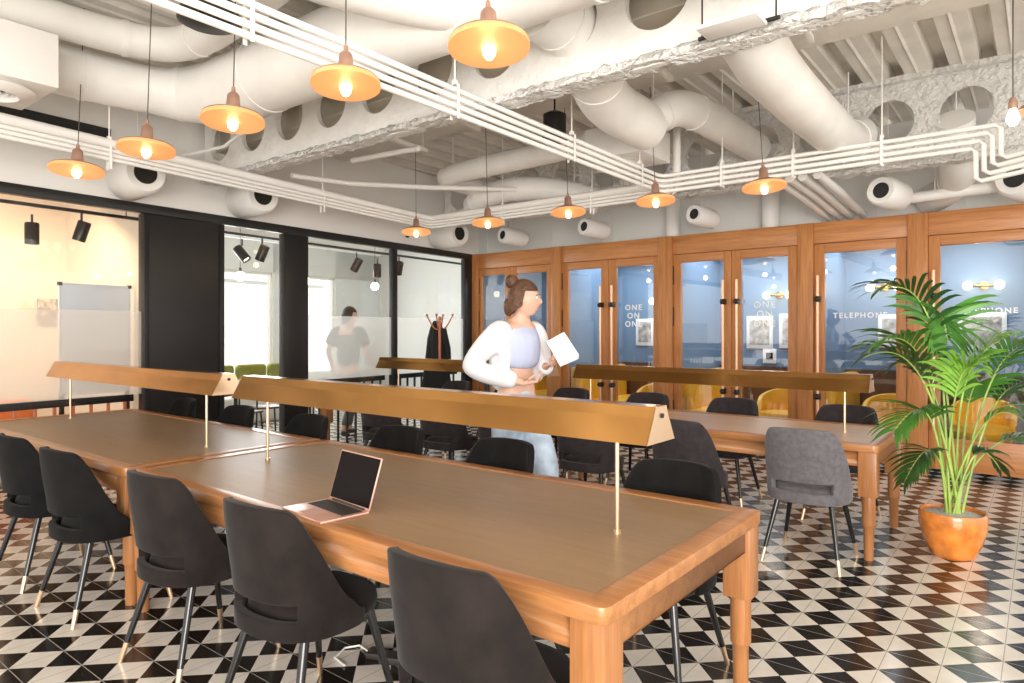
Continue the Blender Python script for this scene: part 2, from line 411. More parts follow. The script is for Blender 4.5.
leaf(-.99, .20, -.88, .09, 'oak single door lettered telephone behind palm', -.935, .20, 'TELEPHONE', 1.73, .080, tx=-.47, gb=.36)
leaf(.40, 1.3, .5, 1.2, 'oak glazed door at far right beyond palm', .45, 1.3)

# booth interiors
BY = 10.5
bl = MB().box(-7.9, 3, BY, BY+.1, .98, 2.75); struct(bl.build('wall_booths', M['blue'], smooth=False), 'blue painted rear wall inside booths', 'wall')
struct(MB().box(-7.9, 3, BY-.02, BY+.1, 0, .98).build('wall_wainscot', M['wains'], smooth=False), 'dark wooden wainscot inside booths', 'wall')
struct(MB().box(-7.9, 3, WY+.14, BY+.1, 2.72, 2.78).build('ceiling_booths', M['coolwall'], smooth=False), 'low pale ceiling inside booths', 'ceiling')
for i, (x0, x1) in enumerate([(-7.7,-7.55), (-5.93,-5.87), (-4.12,-4.05), (-2.29,-2.22), (-1.12,-1.05), (.27,.33)]):
    struct(MB().box(x0, x1, WY+.16, BY, 0, 2.72).build('wall_partition_%d' % (i+1), [M['blue']], smooth=False), 'blue partition between booths', 'wall')
def sconce(x, z, label, y=BY):
    r = thing('wall_sconce', label, 'wall lamp', (x, y-.001, z), 0, 'double globe sconces inside the booths')
    MB().lathe([(.0, 0), (.05, 0), (.055, .015), (0, .02)], 20).build('backplate', M['brass'], r).rotation_euler = (pi/2, 0, 0)
    MB().tube([(-.12, -.09, 0), (.12, -.09, 0)], .022, 10).tube([(0, 0, 0), (0, -.09, 0)], .012, 8).build('arm', M['brass'], r)
    for s in (-1, 1): MB().ball((s*.165, -.09, 0), .055).build('globe', M['bulb_soft'], r)
    l = bpy.data.lights.new('sconce_light', 'POINT'); l.energy = 8; l.color = (1, .80, .58); l.shadow_soft_size = .1
    o = bpy.data.objects.new('sconce_light', l); COL.objects.link(o); o.location = (x, y-.4, z+.05)
sconce(-5.02, 2.02, 'brass double globe wall lamp above the left one on one lettering')
sconce(-3.13, 2.06, 'brass double globe wall lamp above the right one on one lettering')
sconce(-1.72, 2.12, 'brass double globe wall lamp inside first telephone booth')
sconce(-.60, 2.10, 'brass double globe wall lamp behind palm in second telephone booth')
sconce(-6.75, 2.02, 'brass double globe wall lamp in booth behind the woman')
def pict(x, z, w, h, label, mat='photo'):
    r = thing('picture_frame', label, 'picture', (x, BY-.001, z))
    MB().box(-w/2, w/2, -.025, 0, -h/2, h/2).build('frame', M['paper'], r, bevel=.003)
    MB().box(-w/2+.05, w/2-.05, -.028, -.024, -h/2+.06, h/2-.06).build('print', M[mat], r)
pict(-5.36, 1.50, .34, .46, 'white framed print left of two in left one on one booth')
pict(-4.90, 1.52, .34, .50, 'white framed print right of two in left one on one booth')
pict(-3.42, 1.50, .40, .50, 'white framed print left of two in right one on one booth')
pict(-2.93, 1.52, .40, .52, 'white framed print right of two in right one on one booth')
pict(-1.62, 1.52, .36, .46, 'white framed print inside first telephone booth')
pict(-.62, 1.52, .52, .48, 'white framed print behind palm in second telephone booth')
pict(-3.27, 1.14, .20, .22, 'small dark framed print low in right one on one booth', 'screen')
def bench(x0, x1, label):
    """yellow upholstered seat with curved back against the left side of a booth"""
    r = thing('booth_bench', label, 'bench', (x0, 9.55, 0))
    w = x1-x0
    MB().box(0, w, -.66, .85, 0, .34).build('base', M['wains'], r, bevel=.02)
    MB().box(0, w, -.68, .85, .34, .48).build('seat', M['yellow'], r, bevel=.05, seg=4)
    MB().box(0, .20, -.68, .85, .44, 1.0).build('backrest', M['yellow'], r, bevel=.06, seg=4)
bench(-7.52, -6.75, 'yellow upholstered bench in booth behind the woman')
bench(-5.84, -5.2, 'yellow upholstered bench in left one on one booth')
bench(-4.02, -3.35, 'yellow upholstered bench in right one on one booth')
bench(-2.20, -1.85, 'yellow upholstered bench in first telephone booth')
def tub(x, y, label):
    r = thing('tub_seat', label, 'chair', (x, y, 0))
    MB().lathe([(.0,.0),(.2,0),(.22,.03),(.2,.06),(.05,.1),(.05,.3),(0,.3)], 24).build('base', M['black'], r)
    MB().lathe([(0,.28),(.26,.28),(.31,.34),(.33,.42),(.30,.48),(0,.50)], 32).build('seat', M['yellow'], r)
    b = MB(); v = []; f = []; n = 28
    for i in range(n+1):
        a = R(-20+220*i/n)
        h = .5+.28*sin(pi*i/n)**.5
        for (rr, z) in ((.30,.40),(.33,h),(.27,h),(.24,.40)): v.append((rr*cos(a), rr*sin(a), z))
    for i in range(n):
        for k in range(4): f.append((i*4+k, i*4+(k+1) % 4, (i+1)*4+(k+1) % 4, (i+1)*4+k))
    f += [(0,1,2,3), (n*4+3, n*4+2, n*4+1, n*4)]
    b.add(v, f).build('backrest', M['yellow'], r, bevel=.02)
tub(-.55, 9.45, 'yellow round tub seat behind palm in second telephone booth')
tub(-2.75, 9.35, 'yellow round tub seat in right one on one booth')
tub(-4.55, 9.25, 'yellow round tub seat in left one on one booth')
tub(-1.46, 9.35, 'yellow round tub seat in first telephone booth')
def cafe(x, y, label):
    r = thing('booth_table', label, 'table', (x, y, 0))
    MB().lathe([(0,.70),(.26,.70),(.27,.715),(.26,.73),(0,.73)], 32).build('tabletop', M['wains'], r)
    MB().lathe([(0,0),(.2,0),(.19,.02),(.025,.04),(.025,.70),(0,.70)], 24).build('pedestal', M['black'], r)
cafe(-4.72, 10.05, 'dark round pedestal table in left one on one booth')
cafe(-2.80, 10.1, 'dark round pedestal table in right one on one booth')
cafe(.02, 9.85, 'dark round pedestal table behind palm in second telephone booth')

MB.ground = False
# ------------------------------------------------------------------ tables
def table(loc, L, W, label, inlay, H=.795, leg=.115):
    r = thing('library_table', label, 'table', loc)
    hx, hy = L/2, W/2; m = .085; th = .052
    # frame of four mitred boards with rounded outer corners
    def arc(x, y, rr=.035):
        out = []
        for (sx, sy, a0) in ((1,1,0),(-1,1,90),(-1,-1,180),(1,-1,270)):
            for k in range(5):
                a = R(a0+22.5*k); out.append((sx*(x-rr)+rr*cos(a), sy*(y-rr)+rr*sin(a)))
        return out
    top = MB(); P = arc(hx, hy); n = len(P); I = []
    ix, iy = hx-m, hy-m
    for k in range(n):
        q = k//5; sx, sy = ((1,1),(-1,1),(-1,-1),(1,-1))[q]; I.append((sx*ix, sy*iy))
    v = [(p[0], p[1], H) for p in P] + [(p[0], p[1], H-th) for p in P] + [(p[0], p[1], H) for p in I] + [(p[0], p[1], H-.02) for p in I]
    f = []
    for k in range(n):
        j = (k+1) % n
        f.append((k, j, n+j, n+k)); 
        if I[k] != I[j]: f.append((k, 2*n+k, 2*n+j, j)); f.append((2*n+k, 3*n+k, 3*n+j, 2*n+j))
        else: f.append((k, 2*n+k, j))
    f.append(tuple(range(n, 2*n)))
    top.add(v, f).build('tabletop_frame', M['tabX'], r, bevel=.004, seg=2)
    MB().box(-ix, ix, -iy, iy, H-.02, H-.0045).build('tabletop_inlay', M[inlay], r, smooth=False)
    s = .03
    b = MB().box(-hx+s, hx-s, -hy+s, -hy+s+.025, H-.155, H-th).box(-hx+s, hx-s, hy-s-.025, hy-s, H-.155, H-th)
    b.box(-hx+s, -hx+s+.025, -hy+s, hy-s, H-.155, H-th).box(hx-s-.025, hx-s, -hy+s, hy-s, H-.155, H-th).build('apron', M['tabX'], r, bevel=.002)
    for sx in (-1, 1):
        for sy in (-1, 1):
            x = sx*(hx-.012-leg/2); y = sy*(hy-.012-leg/2)
            lg = MB().box(x-leg/2, x+leg/2, y-leg/2, y+leg/2, H-.36, H-th)
            g = lg.build('leg', M['tabZ'], r, bevel=.005)
            MB().lathe([(0,H-.36),(.043,H-.36),(.043,.24),(.042,.235),(.034,.225),(.030,.0),(0,0)], 24, (x, y, 0)).build('turned_shaft', M['tabZ'], g)
    return r
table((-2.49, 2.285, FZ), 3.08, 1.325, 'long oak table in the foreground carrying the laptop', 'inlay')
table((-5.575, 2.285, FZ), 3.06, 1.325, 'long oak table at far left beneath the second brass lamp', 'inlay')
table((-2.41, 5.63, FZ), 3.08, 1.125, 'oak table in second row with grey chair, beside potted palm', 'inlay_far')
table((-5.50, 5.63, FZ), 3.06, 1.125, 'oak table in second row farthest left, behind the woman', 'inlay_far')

def table_lamp(x0, x1, y, zt, poles, label, plug=False):
    """long trapezoid brass reading shade on two slim poles"""
    cx = (x0+x1)/2; hl = (x1-x0)/2
    r = thing('reading_lamp', label, 'table lamp', (cx, y, .7455))
    z1 = zt-.7455; z0 = z1-.132; zk = z1-.040
    a, ak, bt = .042, .060, .112
    prof = [(-bt, z0), (-ak, zk), (-a, z1), (a, z1), (ak, zk), (bt, z0), (bt-.006, z0), (ak-.006, zk), (a-.004, z1-.006), (-a+.004, z1-.006), (-ak+.006, zk), (-bt+.006, z0)]
    n = len(prof); v = []
    for x in (-hl, hl):
        ex = .0
        for p, q in prof: v.append((x, p, q))
    f = [(i, (i+1) % n, n+(i+1) % n, n+i) for i in range(n)]+[tuple(reversed(range(n))), tuple(range(n, 2*n))]
    MB().add(v, f).build('lamp_shade', M['brass'], r, smooth=False)
    for s in (-1, 1):
        x = s*(hl-.002)
        MB().prism([(-bt, z0), (-ak, zk), (-a, z1), (a, z1), (ak, zk), (bt, z0)], 'X', x-.003, x+.003).build('end_cap', M['brass2'], r, smooth=False)
        MB().tube([(x+s*.003, 0, z1-.035), (x+s*.010, 0, z1-.035)], .009, 12).build('screw', M['dark'], r)
    MB().box(-hl+.1, hl-.1, -.02, .02, z1-.035, z1-.01).build('light_strip', M['white'], r)
    for px in poles:
        MB().tube([(px-cx, 0, 0), (px-cx, 0, z1-.01)], .0085, 12).lathe([(0,0),(.016,0),(.016,.012),(0,.012)], 20, (px-cx,0,0)).build('pole', M['brass2'], r)
    return r
table_lamp(-3.88, -1.10, 2.28, 1.245, (-1.283, -3.665), 'long brass reading lamp above the laptop table')
table_lamp(-7.03, -4.11, 2.28, 1.245, (-4.39, -6.78), 'long brass reading lamp on the far left table')
table_lamp(-3.60, -1.01, 5.63, 1.195, (-1.195, -3.46), 'long brass reading lamp on second row table near palm')
table_lamp(-6.50, -3.90, 5.63, 1.195, (-4.6, -6.2), 'long brass reading lamp on second row table behind the woman')

# ------------------------------------------------------------------ chairs
def sm(a, b, x):
    t = min(1, max(0, (x-a)/(b-a))); return t*t*(3-2*t)
def chair_proto(label, fab, group):
    r = thing('dining_chair', label, 'chair', (0,0,0), 0, group)
    # wraparound back
    n, k = 58, 9; v = []; f = []
    S0 = 106.0
    for i in range(n+1):
        ph = -S0+2*S0*i/n; aph = abs(ph)
        zt = .865-.012*(ph/40)**2*(1 if aph < 40 else 1) if aph < 40 else .853-.43*sm(36, 106, aph)
        if aph >= 40: zt += .0
        zt += .015
        for j in range(k+1):
            z = (.380, .415, .450)[j] if j < 3 else .520+(zt-.520)*(j-3)/(k-3)
            if zt < .56: z = .380+(zt-.380)*j/k
            elif zt < .70 and j >= 3:
                q_ = .450+(zt-.450)*(j-2)/(k-2); w_ = sm(.56, .70, zt); z = q_*(1-w_)+z*w_
            flare = .94+.10*(z-.4)/.45
            a = .262*flare; bb = .245
            back = -.045*sm(.45, .87, z)
            if aph <= 90:
                x = a*math.copysign(abs(sin(R(ph)))**.82, ph); y = -bb*cos(R(ph))**.75 + back*cos(R(ph))
            else:
                x = math.copysign(a*(1-.10*((aph-90)/16)**2*.6), ph); y = (aph-90)/16*.07
            v.append((x, y, z+.045))
    for i in range(n):
        for j in range(k):
            if j == 2 and abs(-S0+2*S0*(i+.5)/n) < 45: continue
            f.append((i*(k+1)+j, (i+1)*(k+1)+j, (i+1)*(k+1)+j+1, i*(k+1)+j+1))
    MB().add(v, f).build('backrest', fab, r, solid=.036, bevel=.012, seg=3, ang=60)
    # seat
    def ring(a, bf, bk, z, m=40, p=.72):
        out = []
        for i in range(m):
            t = 2*pi*i/m; c, s_ = cos(t), sin(t)
            out.append((a*math.copysign(abs(c)**p, c), (bf if s_ > 0 else bk)*math.copysign(abs(s_)**p, s_), z+.045))
        return out
    lv = [(.19,.20,.17,.375), (.222,.235,.20,.38), (.236,.255,.205,.40), (.237,.258,.20,.425), (.230,.25,.19,.457), (.195,.21,.165,.473), (.10,.10,.09,.481)]
    v = []; f = []
    for q in lv: v += ring(*q)
    m = 40
    for i in range(len(lv)-1):
        for j in range(m): f.append((i*m+j, i*m+(j+1) % m, (i+1)*m+(j+1) % m, (i+1)*m+j))
    f += [tuple(reversed(range(m))), tuple(range((len(lv)-1)*m, len(lv)*m))]
    MB().add(v, f).build('seat', fab, r, ang=70)
    for sx in (-1, 1):
        for (y0, y1) in ((-.15, -.265), (.17, .255)):
            p0 = Vector((sx*.17, y0, .42)); p1 = Vector((sx*.245, y1, 0)); c = p0.lerp(p1, .78)
            g = MB().tube([p0, c], [.0185, .0135], 14).build('leg', M['blacklac'], r)
            MB().tube([c, p1], [.0137, .0105], 14).build('foot_cap', M['brass2'], g)
    return r
used = set()
def place(proto, x, y, rz, label, group=None):
    if proto.name in used: o = copy_tree(proto)
    else: o = proto; used.add(proto.name)
    o.location = (x, y, FZ); o.rotation_euler.z = R(rz); o['label'] = label
    if group: o['group'] = group
    return o
G1 = 'chairs along the near side of the front tables'; G2 = 'chairs along the far side of the front tables'
G3 = 'chairs along the near side of the second row'; G4 = 'chairs along the far side of the second row'
pb = chair_proto('', M['velvet_brown'], G1); pk = chair_proto('', M['velvet'], G1)
pg = chair_proto('', M['velvet_grey'], G3); pd = chair_proto('', M['velvet_dgrey'], G3)
place(pb, -1.36, 1.62, 0, 'black velvet chair cropped at the bottom edge, nearest the viewer', G1)
place(pb, -2.34, 1.64, 3, 'brownish black velvet chair directly in front of the laptop', G1)
place(pb, -3.20, 1.64, 4, 'brownish black velvet chair left of the one facing the laptop', G1)
place(pk, -4.25, 1.61, 2, 'black velvet chair just left of the paired table legs', G1)
place(pk, -5.04, 1.61, 2, 'black velvet chair cut by the left edge', G1)
place(pk, -1.41, 2.85, 180, 'black velvet chair tucked behind the right end of laptop table', G2)
place(pk, -2.49, 2.86, 180, 'black velvet chair just in front of the woman, behind laptop table', G2)
place(pk, -3.37, 2.85, 180, 'black velvet chair directly behind the laptop screen', G2)
place(pk, -4.39, 2.86, 180, 'black velvet chair behind the seam of the front tables', G2)
place(pk, -5.40, 2.86, 180, 'black velvet chair right of the solid black panel', G2)
place(pk, -6.42, 2.88, 172, 'black velvet chair in front of the solid black panel', G2)
place(pg, -1.265, 4.93, 0, 'light grey fabric chair at the right end of second row', G3)
place(pd, -2.09, 4.86, -6, 'dark grey chair left of the light grey one', G3)
place(pd, -2.98, 4.88, 0, 'dark grey chair right of the woman\'s legs in second row', G3)
place(pd, -3.86, 4.88, 0, 'dark grey chair partly hidden behind the woman\'s jeans', G3)
place(pd, -4.62, 4.88, 0, 'dark grey chair left of the woman\'s legs in second row', G3)
place(pd, -5.52, 4.88, 0, 'dark grey chair at the left end of second row', G3)
place(pd, -1.33, 6.14, 180, 'grey chair behind the right end of second row table', G4)
place(pd, -2.32, 6.14, 180, 'grey chair in front of the right one on one door', G4)
place(pd, -3.21, 6.14, 180, 'grey chair in front of the left one on one door', G4)
place(pd, -4.15, 6.14, 180, 'grey chair just right of woman\'s waist beyond second row', G4)
place(pd, -5.02, 6.14, 180, 'grey chair hidden behind the woman beyond second row', G4)
place(pd, -5.90, 6.14, 180, 'grey chair near the coat stand beyond second row', G4)

# ------------------------------------------------------------------ laptop
lp = thing('laptop', 'open rose gold laptop with dark screen on the front table', 'laptop', (-2.415, 1.775, .7455), R(-7))
MB().box(-.165, .165, -.115, .115, 0, .012).build('base', M['rose'], lp, bevel=.004)
MB().box(-.145, .145, -.005, .095, .0118, .0128).build('keyboard_tray', M['keys'], lp)
kb = MB()
for r_ in range(5):
    for c_ in range(13): kb.box(-.141+c_*.0218, -.141+c_*.0218+.0185, .000+r_*.0188, .000+r_*.0188+.0155, .0128, .0140)
kb.build('keys', M['keys'], lp, smooth=False)
MB().box(-.05, .05, -.095, -.02, .0119, .0124).build('trackpad', plain('trackpad', (.80, .46, .37), .3, .6), lp)
ld = MB().box(-.165, .165, 0, .006, 0, .225).build('lid', M['rose'], lp, bevel=.003); ld.location = (0, .112, .012); ld.rotation_euler.x = R(-17)
MB().box(-.158, .158, -.0015, .0, .010, .219).build('screen', M['screen'], ld)
MB().tube([(-.13, .112, .012), (.13, .112, .012)], .006, 10).build('hinge', M['keys'], lp)
# charger and cables on the floor
ch = thing('power_adapter', 'black power adapter with cables on the floor under table', 'adapter', (-2.40, 2.17, 0), R(25))
MB().box(-.08, .08, -.04, .04, 0, .035).build('brick', M['keys'], ch, bevel=.006)
MB().box(-.16, -.07, -.01, .07, 0, .03).build('plug', M['keys'], ch, bevel=.006)
MB().tube([(-.16,.04,.012),(-.24,.10,.008),(-.30,.06,.008),(-.30,-.04,.008),(-.22,-.10,.008)], .005, 8).build('cable', M['white'], ch)

# ------------------------------------------------------------------ potted palm
pp = thing('potted_palm', 'tall kentia palm in a glazed orange pot on tiled floor', 'plant', (-.497, 5.59, 0))
MB().lathe([(0,0),(.118,0),(.14,.02),(.178,.11),(.203,.21),(.207,.295),(.200,.315),(.190,.315),(.184,.285),(0,.285)], 48).build('pot', M['terra'], pp)
MB().lathe([(.185,.288),(.14,.302),(0,.308)], 32).build('pebbles', M['pebble'], pp)
U = Vector((.786, .618, 0)); V_ = Vector((.618, -.786, 0))   # plant-local directions: sideways, frontward
def frond(tip, top, wid, mat, n=16, base=(0,0), start=.5, droop=.5, fr=0.0, seed=0):
    """tip/top given as (sideways, front, height)"""
    rnd = random.Random(seed)
    W = lambda q: U*q[0]+V_*q[1]+Vector((0,0,q[2]))
    p0 = W((base[0], base[1], .26)); p3 = W(tip); pt = W(top)
    p1 = p0.lerp(pt, .55)+Vector((0,0,.15)); p2 = pt
    def bz(t): return p0*(1-t)**3+p1*3*t*(1-t)**2+p2*3*t*t*(1-t)+p3*t**3
    pts = [bz(i/24) for i in range(25)]
    g = MB().tube(pts, [.0085*(1-.8*i/24)+.001 for i in range(25)], 7)
    fo = g.build('stem', M['stem'], None)
    lf = MB()
    for i in range(n):
        t = start+(1-start)*(i+.5)/n; p = bz(t); d = (bz(min(1, t+.01))-bz(t-.01)).normalized()
        side = d.cross(Vector((0,0,1)))
        if side.length < .1: side = U.copy()
        side.normalize(); up = side.cross(d).normalized()
        q = (i+.5)/n; ln = wid*(.55+.9*sin(pi*min(1, q*.75+.2)))*(.85+.3*rnd.random())
        for s in (-1, 1):
            dr = (side*s*.85+d*(.55+.5*q)+up*(.15+.15*rnd.random())).normalized()
            segs = 6; wv = []; w0 = .0125+.004*rnd.random()
            pos = p.copy(); dirv = dr.copy(); nrm = up
            for k in range(segs+1):
                w = w0*(sin(pi*(.12+.88*k/segs))**.7 if k < segs else 0.02)
                side2 = dirv.cross(nrm)
                side2 = side2.normalized() if side2.length > 1e-4 else U
                wv += [pos+side2*w, pos-Vector((0,0,1))*w*.3*0, pos-side2*w]
                pos = pos+dirv*(ln/segs)
                dirv = (dirv+Vector((0,0,-1))*droop*(.10+.22*k/segs)).normalized()
            kk = len(lf.v)
            lf.v += [tuple(x) for x in wv]
            for k in range(segs):
                a = kk+k*3
                lf.f += [(a, a+1, a+4, a+3), (a+1, a+2, a+5, a+4)]
    fo.name = 'frond'; fo.parent = pp
    lo = lf.build('leaflets', M[mat], fo, ang=80)
    return fo
F = [ # tip, top, width, material
 ((-.55,.05,1.84), (-.16,.05,2.02), .26, 'leafd'),
 ((-.10,.10,1.50), (-.12,.0,1.98), .28, 'leaf'),
 ((-.60,.10,1.48), (-.22,.05,1.66), .24, 'leaf'),
 ((-.62,.0,1.38), (-.30,.1,1.56), .24, 'leafd'),
 ((.02,.22,1.32), (-.06,.12,1.38), .26, 'leafl'),
 ((.22,.15,1.50), (.0,.05,1.36), .26, 'leafl'),
 ((.62,.10,1.42), (.26,.1,1.62), .26, 'leaf'),
 ((.66,.20,.68), (.32,.12,1.00), .22, 'leaf'),
 ((.70,.05,1.15), (.30,.05,1.36), .25, 'leafd'),
 ((-.52,.20,.90), (-.22,.1,1.22), .22, 'leaf'),
 ((-.42,.15,.55), (-.24,.15,.92), .16, 'leafd'),
 ((-.25,-.3,1.30), (-.1,-.1,1.46), .22, 'leafd'),
 ((.30,.3,.95), (.12,.25,1.18), .2, 'leaf'),
 ((.40,-.2,1.15), (.18,-.1,1.32), .22, 'leaf'),
 ((.26,.1,.62), (.12,.1,.86), .13, 'leafd'),
]
for i, (tp, to, w, mt) in enumerate(F):
    frond(tp, to, w, mt, base=(.05*cos(i*2.4), .05*sin(i*2.4)), seed=i, start=.5, n=15, droop=.9)

# ------------------------------------------------------------------ pendant lamps
def pend_proto():
    r = thing('pendant_lamp', '', 'pendant lamp', (0,0,0), 0)
    pts = [(.0,.062),(.030,.062),(.034,.055),(.075,.040),(.130,.018),(.166,.002),(.171,-.006),(.171,-.022),(.168,-.022)]
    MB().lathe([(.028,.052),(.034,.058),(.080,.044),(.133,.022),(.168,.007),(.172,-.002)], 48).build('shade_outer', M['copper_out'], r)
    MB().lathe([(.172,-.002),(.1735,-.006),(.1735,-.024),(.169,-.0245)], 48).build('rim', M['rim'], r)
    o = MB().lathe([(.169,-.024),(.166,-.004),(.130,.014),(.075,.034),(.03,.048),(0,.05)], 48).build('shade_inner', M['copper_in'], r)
    MB().lathe([(0,.185),(.010,.185),(.013,.155),(.024,.148),(.033,.135),(.040,.052),(0,.052)], 24).build('socket_cap', M['copper_out'], r)
    MB().lathe([(0,-.075),(.014,-.072),(.026,-.055),(.030,-.03),(.024,0),(.014,.025),(.013,.045),(0,.045)], 20).build('bulb', M['bulb'], r)
    MB().tube([(0,0,.16),(0,0,1.32)], .0035, 6).build('cord', M['cord'], r)
    return r
pl = pend_proto()
def pend(x, y, z, label, group, e=1.6, s=1.0):
    if 'pend' in used: o = copy_tree(pl)
    else: o = pl; used.add('pend')
    o.location = (x, y, z); o['label'] = label; o['group'] = group; o.scale = (s, s, 1)
    if y < 3: o.rotation_euler = Vector((-x, -y, 14)).to_track_quat('Z', 'Y').to_euler() if False else (R(-4), R(-5), 0)
    l = bpy.data.lights.new('bulb_light', 'POINT'); l.energy = e; l.color = (1, .72, .42); l.shadow_soft_size = .04
    q = bpy.data.objects.new('bulb_light', l); COL.objects.link(q); q.location = (x, y, z-.24)
g1 = 'copper pendants over the front tables'; g2 = 'copper pendants over the second row'
for (x, y, s, d) in [(-5.70,1.96,1.06,'smallest of the front row, above far left frosted window'), (-4.68,2.02,1.02,'second from the left, in front of wall duct'),
                  (-3.65,2.05,1.0,'third from the left, below the thick white duct'), (-2.68,2.09,.97,'fourth from the left, with open view of glowing bulb'), (-1.845,2.185,1.0,'largest and highest, top centre')]:
    pend(x, y, 2.74, 'copper disc pendant lamp ' + d, g1, s=s)
for (x, d) in [(-5.89,'farthest left of the distant row, above coat stand'), (-4.77,'in distant row above the woman\'s head'), (-3.72,'in distant row right of black speaker'),
               (-2.77,'in distant row left of third booth'), (-1.80,'in distant row above right one on one door')]:
    pend(x, 5.63, 2.715, 'copper disc pendant lamp ' + d, g2)
# lamp cut by the right edge
t = thing('pendant_lamp', 'tilted copper pendant lamp with bare bulb at right edge', 'pendant lamp', (-.134, 4.694, 2.74))
MB().tube([(0,0,.08),(0,0,1.22)], .0035, 6).build('cord', M['cord'], t)
MB().lathe([(0,.09),(.012,.085),(.022,.06),(.022,.02),(0,.02)], 16).build('socket_cap', M['copper_out'], t)
MB().lathe([(0,-.075),(.016,-.072),(.030,-.05),(.033,-.03),(.024,0),(.014,.025),(0,.025)], 16).build('bulb', M['bulb'], t)
MB().lathe([(.022,.05),(.05,.046),(.10,.02),(.125,-.01),(.122,-.012),(.095,.014),(.05,.04),(.022,.044)], 32).build('lamp_shade', M['copper_out'], t).location = (.13, .08, .02)
l = bpy.data.lights.new('bulb_light', 'POINT'); l.energy = 8; l.color = (1,.72,.42); l.shadow_soft_size = .04
q = bpy.data.objects.new('bulb_light', l); COL.objects.link(q); q.location = (-.134, 4.694, 2.60)

# ------------------------------------------------------------------ ceiling steelwork
def cell_beam(y, label, zc=3.545, zb=3.12, zt=3.95, x0=-7.2, hx=-1.82, P=.632, hr=.215, x1=4.4):
    r = thing('ceiling_beam', label, 'beam', (0, y, 0))
    web = MB()
    k0 = int((x0-hx)/P); cxs = [hx+P*k for k in range(k0, int((x1-hx)/P)+1)]
    m = 32
    for cx in cxs:
        v = []; f = []
        h = P/2
        for j in range(m):
            a = 2*pi*j/m; c, s = cos(a), sin(a)
            v.append((cx+hr*c, 0, zc+hr*s))
            k = max(abs(c)/h, abs(s)/h)  # project on square of half size h
            px, pz = c/k, s/k
            if abs(pz) >= h-1e-6: pz = (zt-zc) if pz > 0 else (zb-zc)
            v.append((cx+px, 0, zc+pz))
        for j in range(m):
            q = (j+1) % m; f.append((2*j, 2*j+1, 2*q+1, 2*q))
        web.add(v, f)
    web.build('web', M['webm'] if y < 5 else M['spray'], r, solid=.05, ang=50)
    fl = MB()
    # rough sprayed lower flange
    n = 220; v = []; f = []; rnd = random.Random(int(y*10))
    L0, L1 = cxs[0]-P/2, cxs[-1]+P/2
    for i in range(n+1):
        x = L0+(L1-L0)*i/n
        for (yy, zz) in ((-.085,zb),(.085,zb),(.085,zb+.04),(.03,zb+.075),(-.03,zb+.075),(-.085,zb+.04)):
            v.append((x, yy+rnd.uniform(-.014,.014), zz+rnd.uniform(-.010,.010)))
    for i in range(n):
        for k in range(6): f.append((i*6+k, i*6+(k+1) % 6, (i+1)*6+(k+1) % 6, (i+1)*6+k))
    f += [tuple(range(6)), tuple(range(n*6, n*6+6))]
    fl.add(v, f).build('lower_flange', M['spray'], r, ang=70)
    MB().box(L0, L1, -.11, .11, zt-.03, zt+.02).build('upper_flange', M['spray'], r)
    return r
cell_beam(3.74, 'white sprayed cellular steel beam crossing above the front tables')
cell_beam(7.5, 'white sprayed cellular steel beam above the wooden booths', zc=3.56, zb=3.09)
def beam_plain(y, w, z, label, mat='beige', x0=-7.3, x1=4.4):
    tag(MB().box(x0, x1, y-w/2, y+w/2, z, 3.96).box(x0, x1, y-w/2-.04, y+w/2+.04, z-.02, z).build('ceiling_joist', M[mat], bevel=.004), label, 'beam')
beam_plain(5.45, .42, 3.80, 'flat pale joist on ceiling beyond the front beam', 'deckm')
beam_plain(4.05, .22, 3.54, 'beige boarded joist just behind the front beam')

# ------------------------------------------------------------------ ducts
def smooth_path(P, it=3):
    P = [Vector(p) for p in P]
    for _ in range(it):
        Q = [P[0]]
        for a, b in zip(P, P[1:]): Q += [a.lerp(b, .25), a.lerp(b, .75)]
        P = Q+[P[-1]]
    return P
def duct(pts, r_,  label, collars=(), name='air_duct', it=3, mat='white_duct', branches=()):
    o = MB(); P = smooth_path(pts, it); r = r_
    if isinstance(r_, tuple): L_ = len(P)-1; r = [r_[0]+(r_[1]-r_[0])*min(1, max(0, (i/L_-r_[2])/(r_[3]-r_[2]))) for i in range(L_+1)]
    o.tube(P, r, 32)
    for (bp, br) in branches: o.tube(smooth_path(bp, it), br, 28)
    d = o.build(name, M[mat], ang=50); tag(d, label, 'duct')
    for c in collars:
        i = int(c*(len(P)-1)); i = min(max(i, 1), len(P)-2)
        dv = (P[i+1]-P[i-1]).normalized()
        MB().tube([P[i]-dv*.02, P[i]+dv*.02], (r[i] if isinstance(r, list) else r)+.008, 32).build('collar', M[mat], d, ang=50)
    if abs(P[0].z-P[-1].z) < .9:
        for c in (.22, .78):
            p = P[int(c*(len(P)-1))]
            MB().tube([p, (p.x, p.y, 3.965)], .006, 6).build('hanger', M['white'], d)
    return d
duct([(-5.95,-1,3.52),(-5.92,1.5,3.52),(-5.88,2.5,3.52),(-5.55,2.93,3.50),(-4.4,2.95,3.50),(-2.0,2.98,3.50),(.5,3.0,3.50)], (.19,.27,.38,.55),
     'very thick white duct bending from left edge to top centre', (.3,.45,.6,.8), branches=[([(-3.35,-.5,3.62),(-3.35,1.2,3.60),(-3.1,2.3,3.52),(-2.6,3.0,3.46)], .21)])
duct([(-5.55,-1,3.72),(-5.50,1.6,3.72),(-5.42,2.35,3.72),(-5.1,2.56,3.72),(-4.3,2.5,3.72),(-1.5,2.1,3.74)], .125, 'thinner white duct bending right above the thick one', (.4,.6,.75))
duct([(-2.45,3.3,3.52),(-2.45,3.74,3.54),(-2.5,4.1,3.42),(-2.72,4.6,3.32),(-2.72,5.35,3.30)], .20, 'stubby white duct emerging below the front beam', (.25,.6))
